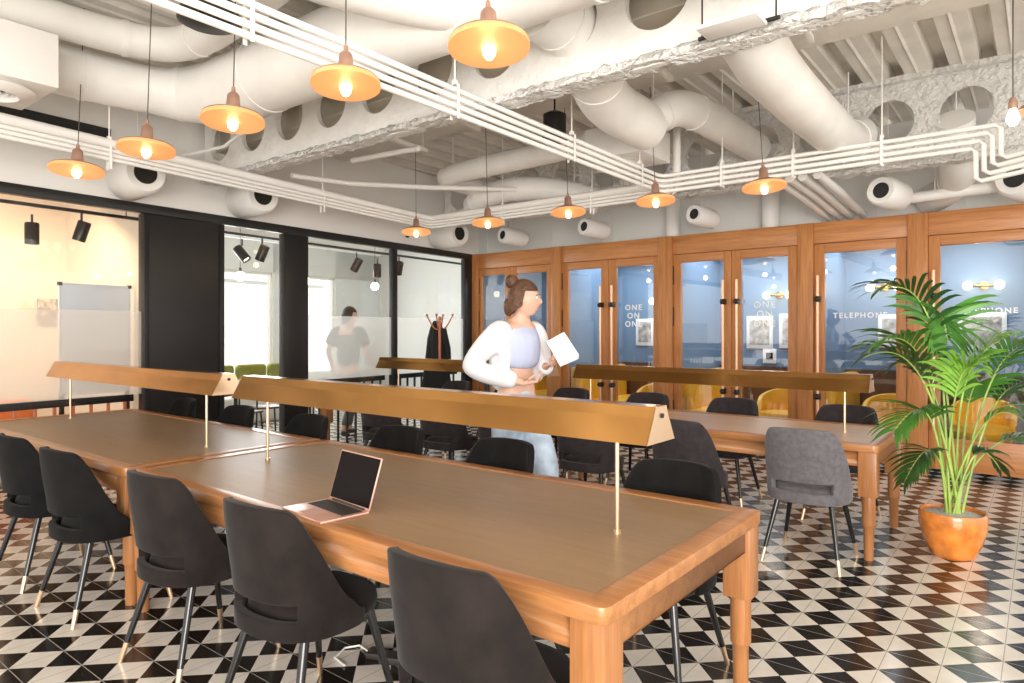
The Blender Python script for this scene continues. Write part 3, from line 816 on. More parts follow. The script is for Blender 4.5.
duct([(-2.72,5.30,3.32),(-2.55,5.5,3.48),(-2.45,5.8,3.5),(-2.45,7.4,3.5)], .155, 'white duct continuing from stubby duct to far beam', (.3,.6))
duct([(-1.36,3.74,3.34),(-1.38,4.0,3.30),(-1.42,4.6,3.22),(-1.45,6.6,3.26),(-1.45,6.95,3.3),(-1.45,7.35,3.45)], .185, 'straight white duct running from front beam to far beam, right of centre', (.1,.8))
duct([(-5.9,7.0,3.42),(-5.9,6.1,3.42),(-5.6,5.95,3.42),(-4.2,5.95,3.44),(-3.4,5.95,3.46),(-2.9,5.9,3.5)], .12, 'slim white duct with square elbow above distant pendants', (.3,.5,.7), it=2)
duct([(-6.1,6.9,3.22),(-5.8,6.75,3.3),(-5.2,6.75,3.34),(-4.7,7.0,3.26),(-4.3,7.2,3.12)], .15, 'curved flexible white duct near far left corner', (.2,.5,.8))
tag(MB().tube([(-4.75,4.55,3.28),(-5.6,4.45,3.28)], .028, 12).ball((-4.73,4.55,3.28), .034).build('capped_pipe', M['white']), 'short capped white pipe below the front beam at left', 'pipe')
duct([(-1.0,8.9,3.0),(-.7,8.4,3.05),(-.65,7.8,3.2),(-.65,7.5,3.5)], .16, 'white duct dropping behind far beam at right', (.4,))
duct([(-1.1,8.25,2.93),(-.2,8.25,2.96),(1.0,8.25,2.98)], .055, 'thin white pipe along top of telephone booths', ())
duct([(-4.1,8.87,2.62),(-4.1,8.87,3.9)], .1, 'vertical white riser duct behind left booth pendants', ())
duct([(-2.75,8.87,2.62),(-2.75,8.87,3.9)], .11, 'vertical white riser duct above third booth', ())
def silencer(x, y, z, d, r, L, label, group):
    t = thing('duct_silencer', label, 'duct', (x, y, z), 0, group)
    d = Vector(d).normalized(); M_ = d.to_track_quat('Z', 'Y').to_matrix().to_4x4()
    b = MB().lathe([(r*.45,.03),(r*.55,0),(r*.85,-.005),(r,.03),(r,L-.04),(r*.85,L),(0,L)], 36)
    o = b.build('casing', M['white'], t, ang=50); o.matrix_local = M_
    o = MB().lathe([(0,.05),(r*.54,.05),(r*.54,.01),(r*.50,.01)], 32).build('opening', M['dark'] if r < .19 else M['steel'], t); o.matrix_local = M_
    MB().tube([(d*L*.4).to_tuple(), (d.x*L*.4, d.y*L*.4, 3.95-z)], .004, 6).build('hanger', M['white'], t)
gS = 'round duct silencers above the booths'
silencer(-1.31, 7.75, 2.96, (.26,.96,-.06), .155, .42, 'white round silencer above second telephone door', gS)
silencer(-3.40, 7.95, 2.97, (.20,1.0,-.08), .125, .42, 'white round silencer above third booth, right of centre', gS)
silencer(-5.00, 7.95, 2.97, (.20,1.0,-.08), .125, .45, 'white round silencer above second booth', gS)
silencer(-6.45, 7.95, 2.98, (.20,1.0,-.08), .125, .45, 'white round silencer above booth in far corner', gS)
silencer(-.22, 8.0, 2.98, (.26,.96,-.06), .18, .45, 'white round silencer cut by right edge', gS)
gL = 'round duct outlets on the left wall'
for t_, d in [(4.52,'above solid black panel'), (5.80,'near left pendants'), (1.05,'nearest the far corner')]:
    p = LW(t_, .58)
    silencer(p[0], p[1], 3.01, (-1, .08, .0), .20, .54, 'large white round duct outlet on left wall ' + d, gL)
def cassette(x, y, z, s, h, label, ring=(0,0)):
    t = thing('ventilation_box', label, 'ventilation box', (x, y, z))
    MB().box(-s/2, s/2, -s/2, s/2, 0, h).build('casing', M['white'], t, bevel=.006)
    MB().lathe([(.12,-.03),(.15,-.075),(.235,-.05),(.245,-.035),(.20,0),(0,0)], 40, (ring[0], ring[1], 0)).build('diffuser_ring', M['white'], t)
    b = MB().lathe([(0,-.02),(.12,-.02),(.12,-.025),(0,-.025)], 32, (ring[0], ring[1], 0))
    b.build('diffuser_core', plain('grille', (.25,.24,.22), .6), t)
    for rr in (.04,.08,.11): MB().lathe([(rr,-.03),(rr+.012,-.055),(rr+.016,-.05),(rr+.006,-.028)], 32, (ring[0], ring[1], 0)).build('vane', M['white'], t)
cassette(-5.60, 1.32, 3.16, .74, .36, 'white square ventilation box with round grille at upper left', (.12, .06))
cassette(-3.28, 6.05, 3.22, .62, .30, 'white square ventilation box with round grille above third booth', (-.1,.0))
def speaker(x, y, z, r, h, label):
    t = thing('ceiling_speaker', label, 'speaker', (x, y, z))
    MB().lathe([(0,0),(r*.85,0),(r,.015),(r,.05),(r*.9,.06),(r*.9,h),(r*.6,h+.02),(0,h+.02)], 36).build('housing', M['black'], t)
    MB().tube([(0,0,h),(0,0,3.97-z)], .008, 8).build('hanger', M['black'], t)
speaker(-3.45, 5.0, 3.22, .115, .24, 'black cylindrical speaker hanging behind the conduit rack')
speaker(-4.12, 2.16, 3.45, .19, .12, 'black round speaker at top left behind conduits')
# conduit racks
def rack(paths, rad, label, clamps, n=8):
    t = thing('conduit_rack', label, 'pipes')
    for P in paths: MB().tube(P, rad, n).build('conduit', M['white'], t, ang=60)
    for (x, y, w, ax, z) in clamps:
        if ax == 'X': MB().box(x-w/2, x+w/2, y-.012, y+.012, z-.045, z-.022).box(x-w/2, x-w/2+.012, y-.012, y+.012, z-.045, z+.045).box(x+w/2-.012, x+w/2, y-.012, y+.012, z-.045, z+.045).tube([(x, y, z-.03), (x, y, 3.96)], .005, 6).build('clamp', M['white'], t)
        else: MB().box(x-.012, x+.012, y-w/2, y+w/2, z-.045, z-.022).box(x-.012, x+.012, y-w/2, y-w/2+.012, z-.045, z+.045).box(x-.012, x+.012, y+w/2-.012, y+w/2, z-.045, z+.045).tube([(x, y, z-.03), (x, y, 3.96)], .005, 6).build('clamp', M['white'], t)
    return t
pa = []
for i in range(4):
    o = (i-1.5)*.052; z = 3.0+o
    pa.append([(-2.93, -2, z), (-2.97, 2.3, z), (-3.03, 6.20, z), (-3.00, 6.26, z), (-2.95, 6.28, z), (-.36+o, 6.28, z), (-.33+o, 6.28, z-.03), (-.33+o, 6.27, 2.77+o), (-.29+o, 6.25, 2.74+o), (.9, 5.6, 2.80+o)])
def clampv(r, x, y, z, h, ax):
    b = MB(); w = .035
    if ax == 'Y': b.box(x-.01, x+.01, y-w, y-w+.006, z-h/2, z+h/2).box(x-.01, x+.01, y+w-.006, y+w, z-h/2, z+h/2)
    else: b.box(x-w, x-w+.006, y-.01, y+.01, z-h/2, z+h/2).box(x+w-.006, x+w, y-.01, y+.01, z-h/2, z+h/2)
    b.box(x-.014, x+.014, y-.014, y+.014, z+h/2, z+h/2+.03).tube([(x, y, z+h/2), (x, y, 3.96)], .006, 6).build('clamp', M['white'], r)
ra = rack(pa, .019, 'bundle of white conduits running from top left to right above pendants', [])
for y in (1.75, 3.2, 4.6, 5.8): clampv(ra, -2.955-.011*y, y, 3.0, .22, 'X')
for x in (-2.4, -1.75, -1.05): clampv(ra, x, 6.28, 3.0, .22, 'Y')
pb_ = []
for z in (3.055, 2.998, 2.962, 2.926):
    pb_.append([(-5.70, -2, z), (-5.90, 1.5, z), (-6.55, 6.46, z), (-6.51, 6.53, z), (-6.45, 6.54, z), (-3.05, 6.54, z), (-2.98, 6.54, z+.05), (-2.98, 6.54, 3.9)])
rb = thing('conduit_rack', 'bundle of white conduits above glass partition turning toward the booths', 'pipes')
for P, q in zip(pb_, (.040, .0165, .0165, .0165)): MB().tube(P, q, 10).build('conduit', M['white'], rb, ang=60)
for y in (2.3, 4.6): clampv(rb, -5.90-.131*(y-1.5), y, 2.96, .24, 'X')
for x in (-5.3, -4.0): clampv(rb, x, 6.54, 2.96, .24, 'Y')
t = MB()
tp = [[(x0, 6.9, 3.02), (x0+.02, 7.7, 2.98), (x0+.02, 8.9, 2.90)] for x0 in (-2.08, -1.96, -1.84, -1.70)]
r_ = thing('pipe_group', 'four thick white pipes descending behind header above first telephone door', 'pipes')
for P in tp: MB().tube(P, .042, 14).build('pipe', M['white'], r_)
tag(MB().tube([(-5.0,6.9,3.3),(-5.8,5.8,3.25),(-6.2,4.9,3.2),(-6.3,4.2,3.18)], .03, 10).build('white_pipe', M['white']), 'white pipe angled above the left conduit rack', 'pipe')
tag(MB().tube([(-7.0,3.2,3.25),(-6.2,3.4,3.3),(-5.6,3.3,3.35)], .018, 8).build('bent_pipe', M['white']), 'thin bent white pipe beside left wall outlets', 'pipe')
# sprinkler/strut arms, light panel
def strut(x, y, z, dx, dy, label):
    t = thing('strut_bracket', label, 'bracket', (x, y, z), 0, 'perforated strut brackets hanging under the deck')
    MB().box(-.02, .02, -.25, .25, -.02, .02).build('channel', M['white'], t, bevel=.003)
    MB().tube([(0,-.2,0),(0,-.2,3.95-z)], .006, 6).tube([(0,.2,0),(0,.2,3.95-z)], .006, 6).build('rod', M['white'], t)
    t.rotation_euler.z = math.atan2(dy, dx)
strut(-1.25, 4.75, 3.55, 1, .1, 'white perforated strut bracket right of the straight duct')
strut(-2.30, 4.75, 3.52, 1, .1, 'white perforated strut bracket above the stubby duct')
strut(-4.10, 4.50, 3.40, 1, .1, 'white strut bracket left of black speaker')
strut(-4.90, 4.60, 3.35, 1, .1, 'white strut bracket farthest left below the front beam')
lt = thing('light_panel', 'flat white light panel clamped beside the front beam at top right', 'light fixture', (-1.29, 3.50, 3.115))
MB().box(-.16, .16, -.09, .09, 0, .02).build('panel', M['white'], lt, bevel=.004)
MB().tube([(-.22,.10,.03),(.22,.10,.03)], .012, 8).tube([(-.2,.1,.03),(-.2,.1,.83)], .005, 6).tube([(.2,.1,.03),(.2,.1,.83)], .005, 6).build('bracket', M['steel'], lt)
# black slot behind left rack
tag(MB().box(5.85, 9.3, 0.002, .02, 3.34, 3.50).build('wall_vent', M['dark'], loc=C0, rotz=LA), 'long black linear vent slot high on left wall', 'vent')
# small wall sensor
tag(MB().ball(LW(1.62, .03, 2.95), .032).build('wall_sensor', M['black']), 'small black round sensor on the left wall near far corner', 'sensor')

# ------------------------------------------------------------------ room behind the glass
struct(MB().box(4.74, 4.86, -5.2, -.05, 0, 3.97).build('wall_lounge_side', M['cream'], loc=C0, rotz=LA), 'cream dividing wall behind glass', 'wall')
b = MB()
# facade wall with tall openings
for (t0, t1) in [(-3.0,-1.6),(-.2,.1),(1.6,1.8),(3.2,3.35),(4.7,4.8)]: b.box(t0, t1, -5.4, -5.2, 0, 3.6)
b.box(-3.0, 4.8, -5.4, -5.2, 2.75, 3.97).box(-3.0, 4.8, -5.4, -5.2, 0, .55)
struct(b.build('wall_lounge_rear', M['coolwall'], loc=C0, rotz=LA, smooth=False), 'pale facade wall with tall windows beyond the lounge', 'wall')
b = MB().box(4.86, 9.5, -3.4, -3.3, 0, 3.97)
struct(b.build('wall_meeting_rear', M['cream'], loc=C0, rotz=LA, smooth=False), 'warm cream rear wall of meeting room', 'wall')
struct(MB().box(-3.2, -3.0, -5.4, 0, 0, 3.97).build('wall_lounge_end', M['coolwall'], loc=C0, rotz=LA, smooth=False), 'pale end wall of the lounge', 'wall')
struct(MB().box(-3.1, -.2, -.12, 0, 0, 3.97).build('wall_lounge_corner', M['coolwall'], loc=C0, rotz=LA, smooth=False), 'pale wall closing the lounge corner', 'wall')
for i, (t0, t1) in enumerate([(-1.6,-.2),(.1,1.6),(1.8,3.2),(3.35,4.7)]):
    r = struct(empty('window_%d' % (5+i), C0, LA), 'tall daylight window beyond the lounge', 'window')
    MB().box(t0, t0+.05, -5.35, -5.25, .55, 2.75).box(t1-.05, t1, -5.35, -5.25, .55, 2.75).box(t0, t1, -5.35, -5.25, .55, .6).box(t0, t1, -5.35, -5.25, 2.70, 2.75).build('frame', M['white'], r)
    MB().quad(t0+.05, t1-.05, -5.30, .6, 2.7).build('pane', M['glass'], r, smooth=False)
# building across the street
b = MB().box(-8, 14, -13.2, -13, -1, 9)
for z in (-.2, 1.1, 1.7, 2.9, 3.2, 4.8): b.box(-8, 14, -13.0, -12.8, z, z+.18)
tag(b.build('street_building', plain('pale facade', (.80,.80,.78), .8), loc=C0, rotz=LA, smooth=False), 'pale facade with horizontal ledges seen through lounge windows', 'building')
# whiteboard on stand
p = LW(5.30, -1.5)
wb = thing('whiteboard', 'mobile whiteboard behind the frosted glass at left', 'whiteboard', p, LA)
MB().box(-.38, .38, -.015, .015, .85, 2.10).build('board', M['board'], wb, bevel=.004)
MB().box(-.39, .39, -.02, .02, 2.095, 2.11).box(-.39, .39, -.02, .02, .83, .86).box(-.39, -.38, -.02, .02, .83, 2.11).box(.38, .39, -.02, .02, .83, 2.11).build('frame', M['board'], wb)
MB().box(-.40, -.36, -.022, .022, 2.08, 2.12).box(.36, .40, -.022, .022, 2.08, 2.12).build('corner_clip', M['black'], wb)
for s in (-1, 1): MB().box(s*.36-.02, s*.36+.02, -.02, .02, .06, .85).box(s*.36-.02, s*.36+.02, -.3, .3, .0, .06).build('leg', M['steel'], wb)
p = LW(5.05, -3.28)
tag(MB().box(-.17,.17,0,.04,1.62,1.95).build('wall_poster', M['photo'], loc=p, rotz=LA), 'small grey poster on wall left of whiteboard', 'poster')
# orange armchair seen through balusters
p = LW(6.3, -1.5)
ac = thing('orange_armchair', 'orange low armchair behind the balusters at left edge', 'armchair', p, LA)
MB().box(-.5,.5,-.4,.4,.12,.42).build('seat', M['orange'], ac, bevel=.08, seg=4)
MB().box(-.5,.5,-.5,-.3,.3,.8).build('backrest', M['orange'], ac, bevel=.08, seg=4)
for sx in (-1,1):
    for sy in (-1,1): MB().tube([(sx*.4,sy*.3,.14),(sx*.44,sy*.33,0)], .02, 8).build('leg', M['black'], ac)
# lounge sofa with green cushions
p = LW(2.1, -3.4)
sf = thing('lounge_sofa', 'white lounge sofa with green cushions behind clear glass', 'sofa', p, LA)
MB().box(-1.3,1.3,-.45,.4,0,.46).build('seat', M['white'], sf, bevel=.05, seg=3)
MB().box(-1.3,1.3,-.6,-.4,.2,.74).build('backrest', M['white'], sf, bevel=.05, seg=3)
for i, x in enumerate((-1.0,-.35,.30,.95)):
    cu = MB().box(-.30,.30,-.08,.08,-.13,.13).build('green_cushion', M['green'], None, bevel=.07, seg=4)
    q = LW(2.1+x, -3.62); cu.location = (q[0], q[1], .80); cu.rotation_euler.z = LA
    tag(cu, 'flat olive green cushion on the lounge sofa backrest', 'cushion', 'olive cushions on lounge sofa')
def lounge_chair(tt, off, rz, label):
    p = LW(tt, off); t = thing('cafe_chair', label, 'chair', p, LA+R(rz))
    MB().box(-.2,.2,-.2,.2,.43,.46).build('seat', M['wains'], t, bevel=.01)
    MB().box(-.2,.2,-.22,-.19,.66,.84).build('backrest', M['wains'], t, bevel=.01)
    for sx in (-1,1):
        for sy in (-1,1): MB().tube([(sx*.17,sy*.17,.44 if sy > 0 else .8),(sx*.2,sy*.2,0)], .013, 8).build('leg', M['black'], t)
lounge_chair(3.5, -1.3, 20, 'dark cafe chair right of the front lamp joint, behind clear glass')
lounge_chair(2.9, -1.6, 160, 'dark cafe chair behind the wide black post')
lounge_chair(2.2, -1.5, 200, 'dark cafe chair behind frosted glass left of walking man')
ct = thing('cafe_table', 'dark cafe table behind the clear glass pane', 'table', LW(3.0, -2.2), LA)
MB().box(-.35,.35,-.35,.35,.70,.73).build('tabletop', M['wains'], ct, bevel=.008)
MB().lathe([(0,0),(.22,0),(.2,.02),(.03,.04),(.03,.70),(0,.70)], 20).build('pedestal', M['black'], ct)
# track lights
def track(t0, t1, off, z, label):
    return tag(MB().box(t0, t1, off-.018, off+.018, z, z+.035).tube([(t0+.2, off, z+.03),(t0+.2, off, 3.95)], .006, 6).tube([(t1-.2, off, z+.03),(t1-.2, off, 3.95)], .006, 6).build('lighting_track', M['black'], loc=C0, rotz=LA), label, 'track')
track(-1.5, 4.6, -1.0, 2.78, 'black lighting track crossing the lounge behind glass')
track(5.0, 9.2, -1.0, 2.80, 'black lighting track in the meeting room at left')
def spot(tt, off, z, tilt, pan, label, e=0):
    p = LW(tt, off, z); t = thing('track_spotlight', label, 'spotlight', p, LA+R(pan), 'black track spotlights behind the glass')
    MB().tube([(0,0,0),(0,0,-.09)], .012, 8).build('stem', M['black'], t)
    o = MB().lathe([(0,.11),(.055,.11),(.062,.10),(.062,-.10),(.055,-.10),(.05,-.06),(0,-.06)], 24).build('housing', M['steel'], t)
    o.location = (0,0,-.2); o.rotation_euler.x = R(tilt); o.scale = (1.05,1.05,1.05)
    MB().lathe([(0,-.075),(.048,-.075),(.048,-.07),(0,-.07)], 20).build('lens', M['bulb_soft'], o)
for (tt, pan, ti, z, d) in [(6.14,0,0,2.72,'hanging upright at far left'), (5.67,40,-18,2.80,'tilted, above the whiteboard'), (3.71,30,40,2.74,'left of two in the clear pane'),
                     (3.40,200,25,2.78,'right of two in the clear pane'), (1.68,200,30,2.76,'left of cluster above walking man'), (1.23,0,0,2.70,'centre of cluster above walking man'), (.72,150,30,2.78,'right of cluster above walking man')]:
    spot(tt, -1.0, z, ti, pan, 'black cylindrical track spotlight ' + d)
for (tt, off, d) in [(3.33,-1.6,'in the clear pane'), (2.19,-1.6,'beside the wide black post'), (.69,-1.6,'above right shoulder of walking man')]:
    p = LW(tt, off, 2.30); t = thing('bare_bulb_pendant', 'bare glowing bulb on a cord behind glass ' + d, 'pendant lamp', p, 0, 'bare bulbs in the lounge')
    MB().ball((0,0,0), .07).build('bulb', M['bulb_soft'], t); MB().tube([(0,0,.06),(0,0,1.68)], .004, 6).lathe([(0,.06),(.02,.06),(.02,.12),(0,.12)], 12).build('cord', M['cord'], t)
duct([LW(9.2,-1.8,3.25), LW(7.4,-1.9,3.25), LW(5.2,-2.0,3.25)], .2, 'white duct inside meeting room behind left glass')
duct([LW(4.6,-2.2,3.1), LW(3.0,-2.2,3.1), LW(0,-2.2,3.1)], .17, 'white duct inside lounge above spotlights')
# coat stand in the main room
p = (-7.18, 7.35, 0)
cs = thing('coat_stand', 'reddish bentwood coat stand in front of frosted glass', 'coat stand', p)
MB().tube([(0,0,.04),(0,0,1.72)], .022, 14).lathe([(0,1.72),(.03,1.73),(.03,1.77),(0,1.79)], 14).build('pole', M['copperwood'], cs)
for k in range(4):
    a = R(90*k+30); c, s = cos(a), sin(a)
    MB().tube(smooth_path([(0,0,.35),(.12*c,.12*s,.30),(.24*c,.24*s,.12),(.27*c,.27*s,.0)], 2), .014, 8).build('foot', M['copperwood'], cs)
    MB().tube(smooth_path([(0,0,1.58),(.08*c,.08*s,1.60),(.14*c,.14*s,1.68),(.20*c,.20*s,1.80)], 2), .011, 8).ball((.20*c,.20*s,1.805), .02).build('hook', M['copperwood'], cs)
def coat_mesh():
    b = MB(); v = []; f = []; n = 28; L = [(.045,1.72),(.09,1.62),(.13,1.45),(.16,1.2),(.19,.9),(.22,.6),(.235,.42)]
    for r_, z in L:
        for j in range(n):
            a = 2*pi*j/n; k = 1+.14*sin(5*a+z*3)+.06*sin(9*a)
            v.append((r_*k*cos(a), r_*.55*k*sin(a), z))
    for i in range(len(L)-1):
        for j in range(n): f.append((i*n+j, i*n+(j+1) % n, (i+1)*n+(j+1) % n, (i+1)*n+j))
    f.append(tuple(range(n)))
    return b.add(v, f)
ct = thing('hanging_coat', 'long black coat hanging on the coat stand', 'coat', (p[0]-.09, p[1]+.03, 0), R(38))
coat_mesh().build('coat_body', M['coat'], ct, ang=80)
MB().tube([(.10,-.05,1.60),(.17,-.08,1.3),(.19,-.07,1.0)], [.05,.05,.04], 12).build('sleeve', M['coat'], ct, ang=80)

# ------------------------------------------------------------------ people
def skin_obj(name, verts, edges, mat, parent, sub=2, root=0):
    me = bpy.data.meshes.new(name); me.from_pydata([v[:3] for v in verts], edges, [])
    o = bpy.data.objects.new(name, me); COL.objects.link(o)
    md = o.modifiers.new('k', 'SKIN'); sv = me.skin_vertices[0].data
    for i, v in enumerate(verts):
        sv[i].radius = (v[3], v[4] if len(v) > 4 else v[3]); sv[i].use_root = (i == root)
    s = o.modifiers.new('u', 'SUBSURF'); s.levels = s.render_levels = sub
    bake(o); o.data.materials.clear(); o.data.materials.append(mat); finish(o.data, True, 80)
    o.parent = parent
    return o
def limb(pts): # pts (x,y,z,r) -> verts, edges
    return pts, [(i, i+1) for i in range(len(pts)-1)]
def merge_meshes(name, objs, mat, parent, voxel):
    bm = bmesh.new()
    for o in objs:
        bm.from_mesh(o.data)
    me = bpy.data.meshes.new(name); bm.to_mesh(me); bm.free()
    for o in objs: bpy.data.objects.remove(o)
    o = bpy.data.objects.new(name, me); COL.objects.link(o)
    md = o.modifiers.new('r', 'REMESH'); md.mode = 'VOXEL'; md.voxel_size = voxel
    sm_ = o.modifiers.new('c', 'SMOOTH'); sm_.factor = .5; sm_.iterations = 3
    bake(o); o.data.materials.clear(); o.data.materials.append(mat); finish(o.data, True, 180)
    o.parent = parent; return o
def head_mesh(c, yaw, S=1.0):
    """egg shaped head with brow, nose, chin, ears; faces +Y before yaw"""
    b = MB(); nu, nv = 36, 28; v = []; f = []
    for i in range(nv+1):
        ph = pi*i/nv; z = cos(ph)
        for j in range(nu):
            a = 2*pi*j/nu; x = sin(ph)*cos(a); y = sin(ph)*sin(a)
            w = .078*(1-.22*max(0, -z)**1.3); d = .098*(1-.10*max(0, -z))
            X = x*w; Y = y*d; Z = z*.118
            if y > 0 and z < 0: Y += .012*max(0, -z)*y
            if y < 0 and z < -.2: Y *= .80
            # nose
            g = math.exp(-((X/.012)**2))*math.exp(-(((Z+.018)/.022)**2))*(1 if y > 0 else 0); Y += .024*g
            # eye sockets
            for s in (-1, 1):
                g = math.exp(-(((X-s*.031)/.015)**2))*math.exp(-(((Z-.008)/.012)**2))*(1 if y > 0 else 0); Y -= .010*g
            g = math.exp(-((X/.022)**2))*math.exp(-(((Z+.060)/.008)**2))*(1 if y > 0 else 0); Y += .005*g
            g = math.exp(-((X/.03)**2))*math.exp(-(((Z+.098)/.015)**2))*(1 if y > 0 else 0); Y += .010*g
            v.append((X, Y, Z))
    for i in range(nv):
        for j in range(nu): f.append((i*nu+j, (i+1)*nu+j, (i+1)*nu+(j+1) % nu, i*nu+(j+1) % nu))
    b.add(v, f)
    for s in (-1, 1): b.ball((s*.078, -.008, -.008), .018, (.5, 1.0, 1.6))
    q = Matrix.Rotation(yaw, 3, 'Z')
    b.v = [tuple(q @ (Vector(p)*S)+Vector(c)) for p in b.v]
    return b
def hand(wrist, d, nrm, S=1.0, curl=.5, side=1):
    """palm plus five bent fingers. d: pointing direction, nrm: palm normal"""
    d = Vector(d).normalized(); nrm = Vector(nrm); nrm = (nrm-d*nrm.dot(d)).normalized(); u = d.cross(nrm)*side
    w = Vector(wrist); out = []
    def P(a, b_, c): return w+d*a*S+u*b_*S+nrm*c*S
    pv = [(*P(-.03,0,0), .026*S, .020*S), (*P(.02,0,0), .032*S, .016*S), (*P(.07,0,0), .038*S, .014*S), (*P(.09,0,0), .034*S, .011*S)]
    out.append(limb(pv))
    for k, (o, L) in enumerate([(-.030,.058),(-.010,.070),(.010,.074),(.030,.066)]):
        c = curl*(1+.1*k)
        p0 = P(.070, o, 0); v = [(*p0, .009*S)]; ang = 0; pos = p0; dd = d
        for j, fr in enumerate((.45,.32,.25)):
            ang += c*(.6 if j == 0 else .8); dd = d*cos(ang)+nrm*sin(ang); pos = pos+dd*L*fr*S*1.15; v.append((*pos, (.0085-.001*j)*S))
        out.append(limb(v))
    t0 = P(.012, .026, .004); t1 = P(.045, .052, .014); t2 = P(.072, .054, .026); t3 = P(.092, .046, .034)
    out.append(limb([(*t0, .013*S), (*t1, .011*S), (*t2, .0095*S), (*t3, .008*S)]))
    return out
def person(root, J, mats, S, hair, head_yaw, face=True, hands=((0,1,0),(0,0,-1)), longsleeve=True, sex='f', h2=None):
    T = []
    def K(*a): return tuple(x for x in a)
    # continuous body: torso, neck, legs, arms
    pel, bel, che, nek, hed = J['pelvis'], J['belly'], J['chest'], J['neck'], J['head']
    verts = [(*pel, .13*S, .105*S), (*bel, .105*S, .085*S), (*che, .135*S, .10*S), (*J['collar'], .085*S, .07*S), (*nek, .05*S, .05*S), (*hed, .05*S, .055*S)]
    edges = [(0,1),(1,2),(2,3),(3,4),(4,5)]
    for s in ('L', 'R'):
        k = len(verts)
        verts += [(*J['sh'+s], .055*S), (*J['el'+s], .040*S), (*J['wr'+s], .027*S)]
        edges += [(3, k), (k, k+1), (k+1, k+2)]
        k = len(verts)
        hx = J['hip'+s]; verts += [(*hx, .088*S), (*J['kn'+s], .058*S), (*J['an'+s], .038*S), (*J['to'+s], .032*S)]
        edges += [(0, k), (k, k+1), (k+1, k+2), (k+2, k+3)]
    T.append(skin_obj('b', verts, edges, M['skin'], None))
    for s, (d, nm_, sd) in zip(('L', 'R'), hands):
        for pv, ed in hand(J['wr'+s], d, nm_, S, J.get('curl'+s, .5), sd): T.append(skin_obj('h', pv, ed, M['skin'], None, sub=1))
    hm = head_mesh(Vector(hed), head_yaw, S).build('hd', M['skin'])
    T.append(hm)
    body = merge_meshes('body', T, M['skin'], root, .007)
    q = Matrix.Rotation(head_yaw, 3, 'Z'); H = Vector(hed)
    for s in (-1, 1):
        c = H+q @ (Vector((s*.031, .0795, .008))*S)
        e = MB().ball(c, .0105*S, nu=14, nv=10).build('eye', M['eye'], body)
        c2 = H+q @ (Vector((s*.031, .0865, .008))*S); MB().ball(c2, .0058*S, nu=10, nv=8).build('iris', M['hair2'], e)
        c3 = [H+q @ (Vector((s*(.018+.006*k), .094-.0012*k*k, .028+.002*k-.0012*k*k))*S) for k in range(5)]
        MB().tube(c3, .0028*S, 6).build('eyebrow', M[hair], body)
    c3 = [H+q @ (Vector((-.020+.005*k, .098-.10*((k-4)*.005)**2*20, -.058-.0006*abs(k-4)))*S) for k in range(9)]
    MB().tube(c3, [.002, .0035, .0045, .005, .0045, .005, .0045, .0035, .002], 8).build('lips', M['lip'], body)
    return body
def cap_hair(H, yaw, S, mat, root, bun=False, female=True):
    b = MB(); nu, nv = 32, 20; v = []; f = []
    for i in range(nv+1):
        ph = pi*i/nv*(.62)
        for j in range(nu):
            a = 2*pi*j/nu; z = cos(ph); x = sin(ph)*cos(a); y = sin(ph)*sin(a)
            lim = 1.0
            Z = z*.130; Y = y*.108-.010; X = x*.089
            if y > .15 and z < .55:   # hairline at the front stays high
                Z = max(Z, .055+.0*y); Y = min(Y, .084)
            if y < 0: Z -= .05*max(0, 1-z)*(-y)
            v.append((X*(1+.02*sin(a*17)), Y*(1+.015*sin(a*13)), Z))
    for i in range(nv):
        for j in range(nu): f.append((i*nu+j, (i+1)*nu+j, (i+1)*nu+(j+1) % nu, i*nu+(j+1) % nu))
    b.add(v, f)
    if bun:
        b.ball((0, -.085, .115), .042, nu=16, nv=10)
        b.ball((0, -.105, -.05), .045, (1.1,.7,1.3), 16, 10)
    q = Matrix.Rotation(yaw, 3, 'Z'); b.v = [tuple(q @ (Vector(p)*S)+Vector(H)) for p in b.v]
    return b.build('hair', M[mat], root, solid=.01, ang=80)
def cloth(name, chains, mat, root, voxel=.010):
    T = [skin_obj('c', pv, ed, M['skin'], None) for pv, ed in chains]
    return merge_meshes(name, T, mat, root, voxel)
# woman walking to the right, holding papers
S = 1.125
wr = thing('person', 'woman in white shirt and washed jeans walking with white papers', 'person', (-3.10, 3.98, 0), R(-98))
def s3(x, y, z): return (x*S, y*S, z*S)
JW = dict(pelvis=s3(0,0,.97), belly=s3(0,.02,1.12), chest=s3(0,.035,1.30), collar=s3(0,.03,1.40), neck=s3(0,.05,1.475), head=s3(0,.085,1.60),
  shL=s3(-.165,.02,1.39), elL=s3(-.27,-.02,1.14), wrL=s3(-.12,.17,1.16), curlL=.6,
  shR=s3(.165,.03,1.39), elR=s3(.30,-.15,1.15), wrR=s3(.09,.18,1.06), curlR=.6,
  hipL=s3(-.085,.0,.90), knL=s3(-.09,.20,.50), anL=s3(-.085,.16,.08), toL=s3(-.085,.30,.03),
  hipR=s3(.085,.0,.90), knR=s3(.085,.0,.49), anR=s3(.08,-.26,.13), toR=s3(.08,-.16,.03))
person(wr, JW, None, S, 'hair', R(40), hands=(((.15,.9,.25),(.6,-.2,.6),-1), ((-.75,.5,.15),(-.2,-.3,.8),1)))
cap_hair(JW['head'], R(40), S, 'hair', wr, bun=True)
def J3(J, k, r, r2=None): return (*J[k], r*S) if r2 is None else (*J[k], r*S, r2*S)
cloth('top', [limb([(*s3(0,.015,1.13), .155*S, .125*S), (*s3(0,.035,1.24), .165*S, .140*S), (*s3(0,.040,1.33), .165*S, .135*S), (*s3(0,.02,1.40), .17*S, .10*S), (*s3(0,.02,1.435), .12*S, .08*S)])], M['lav'], wr)
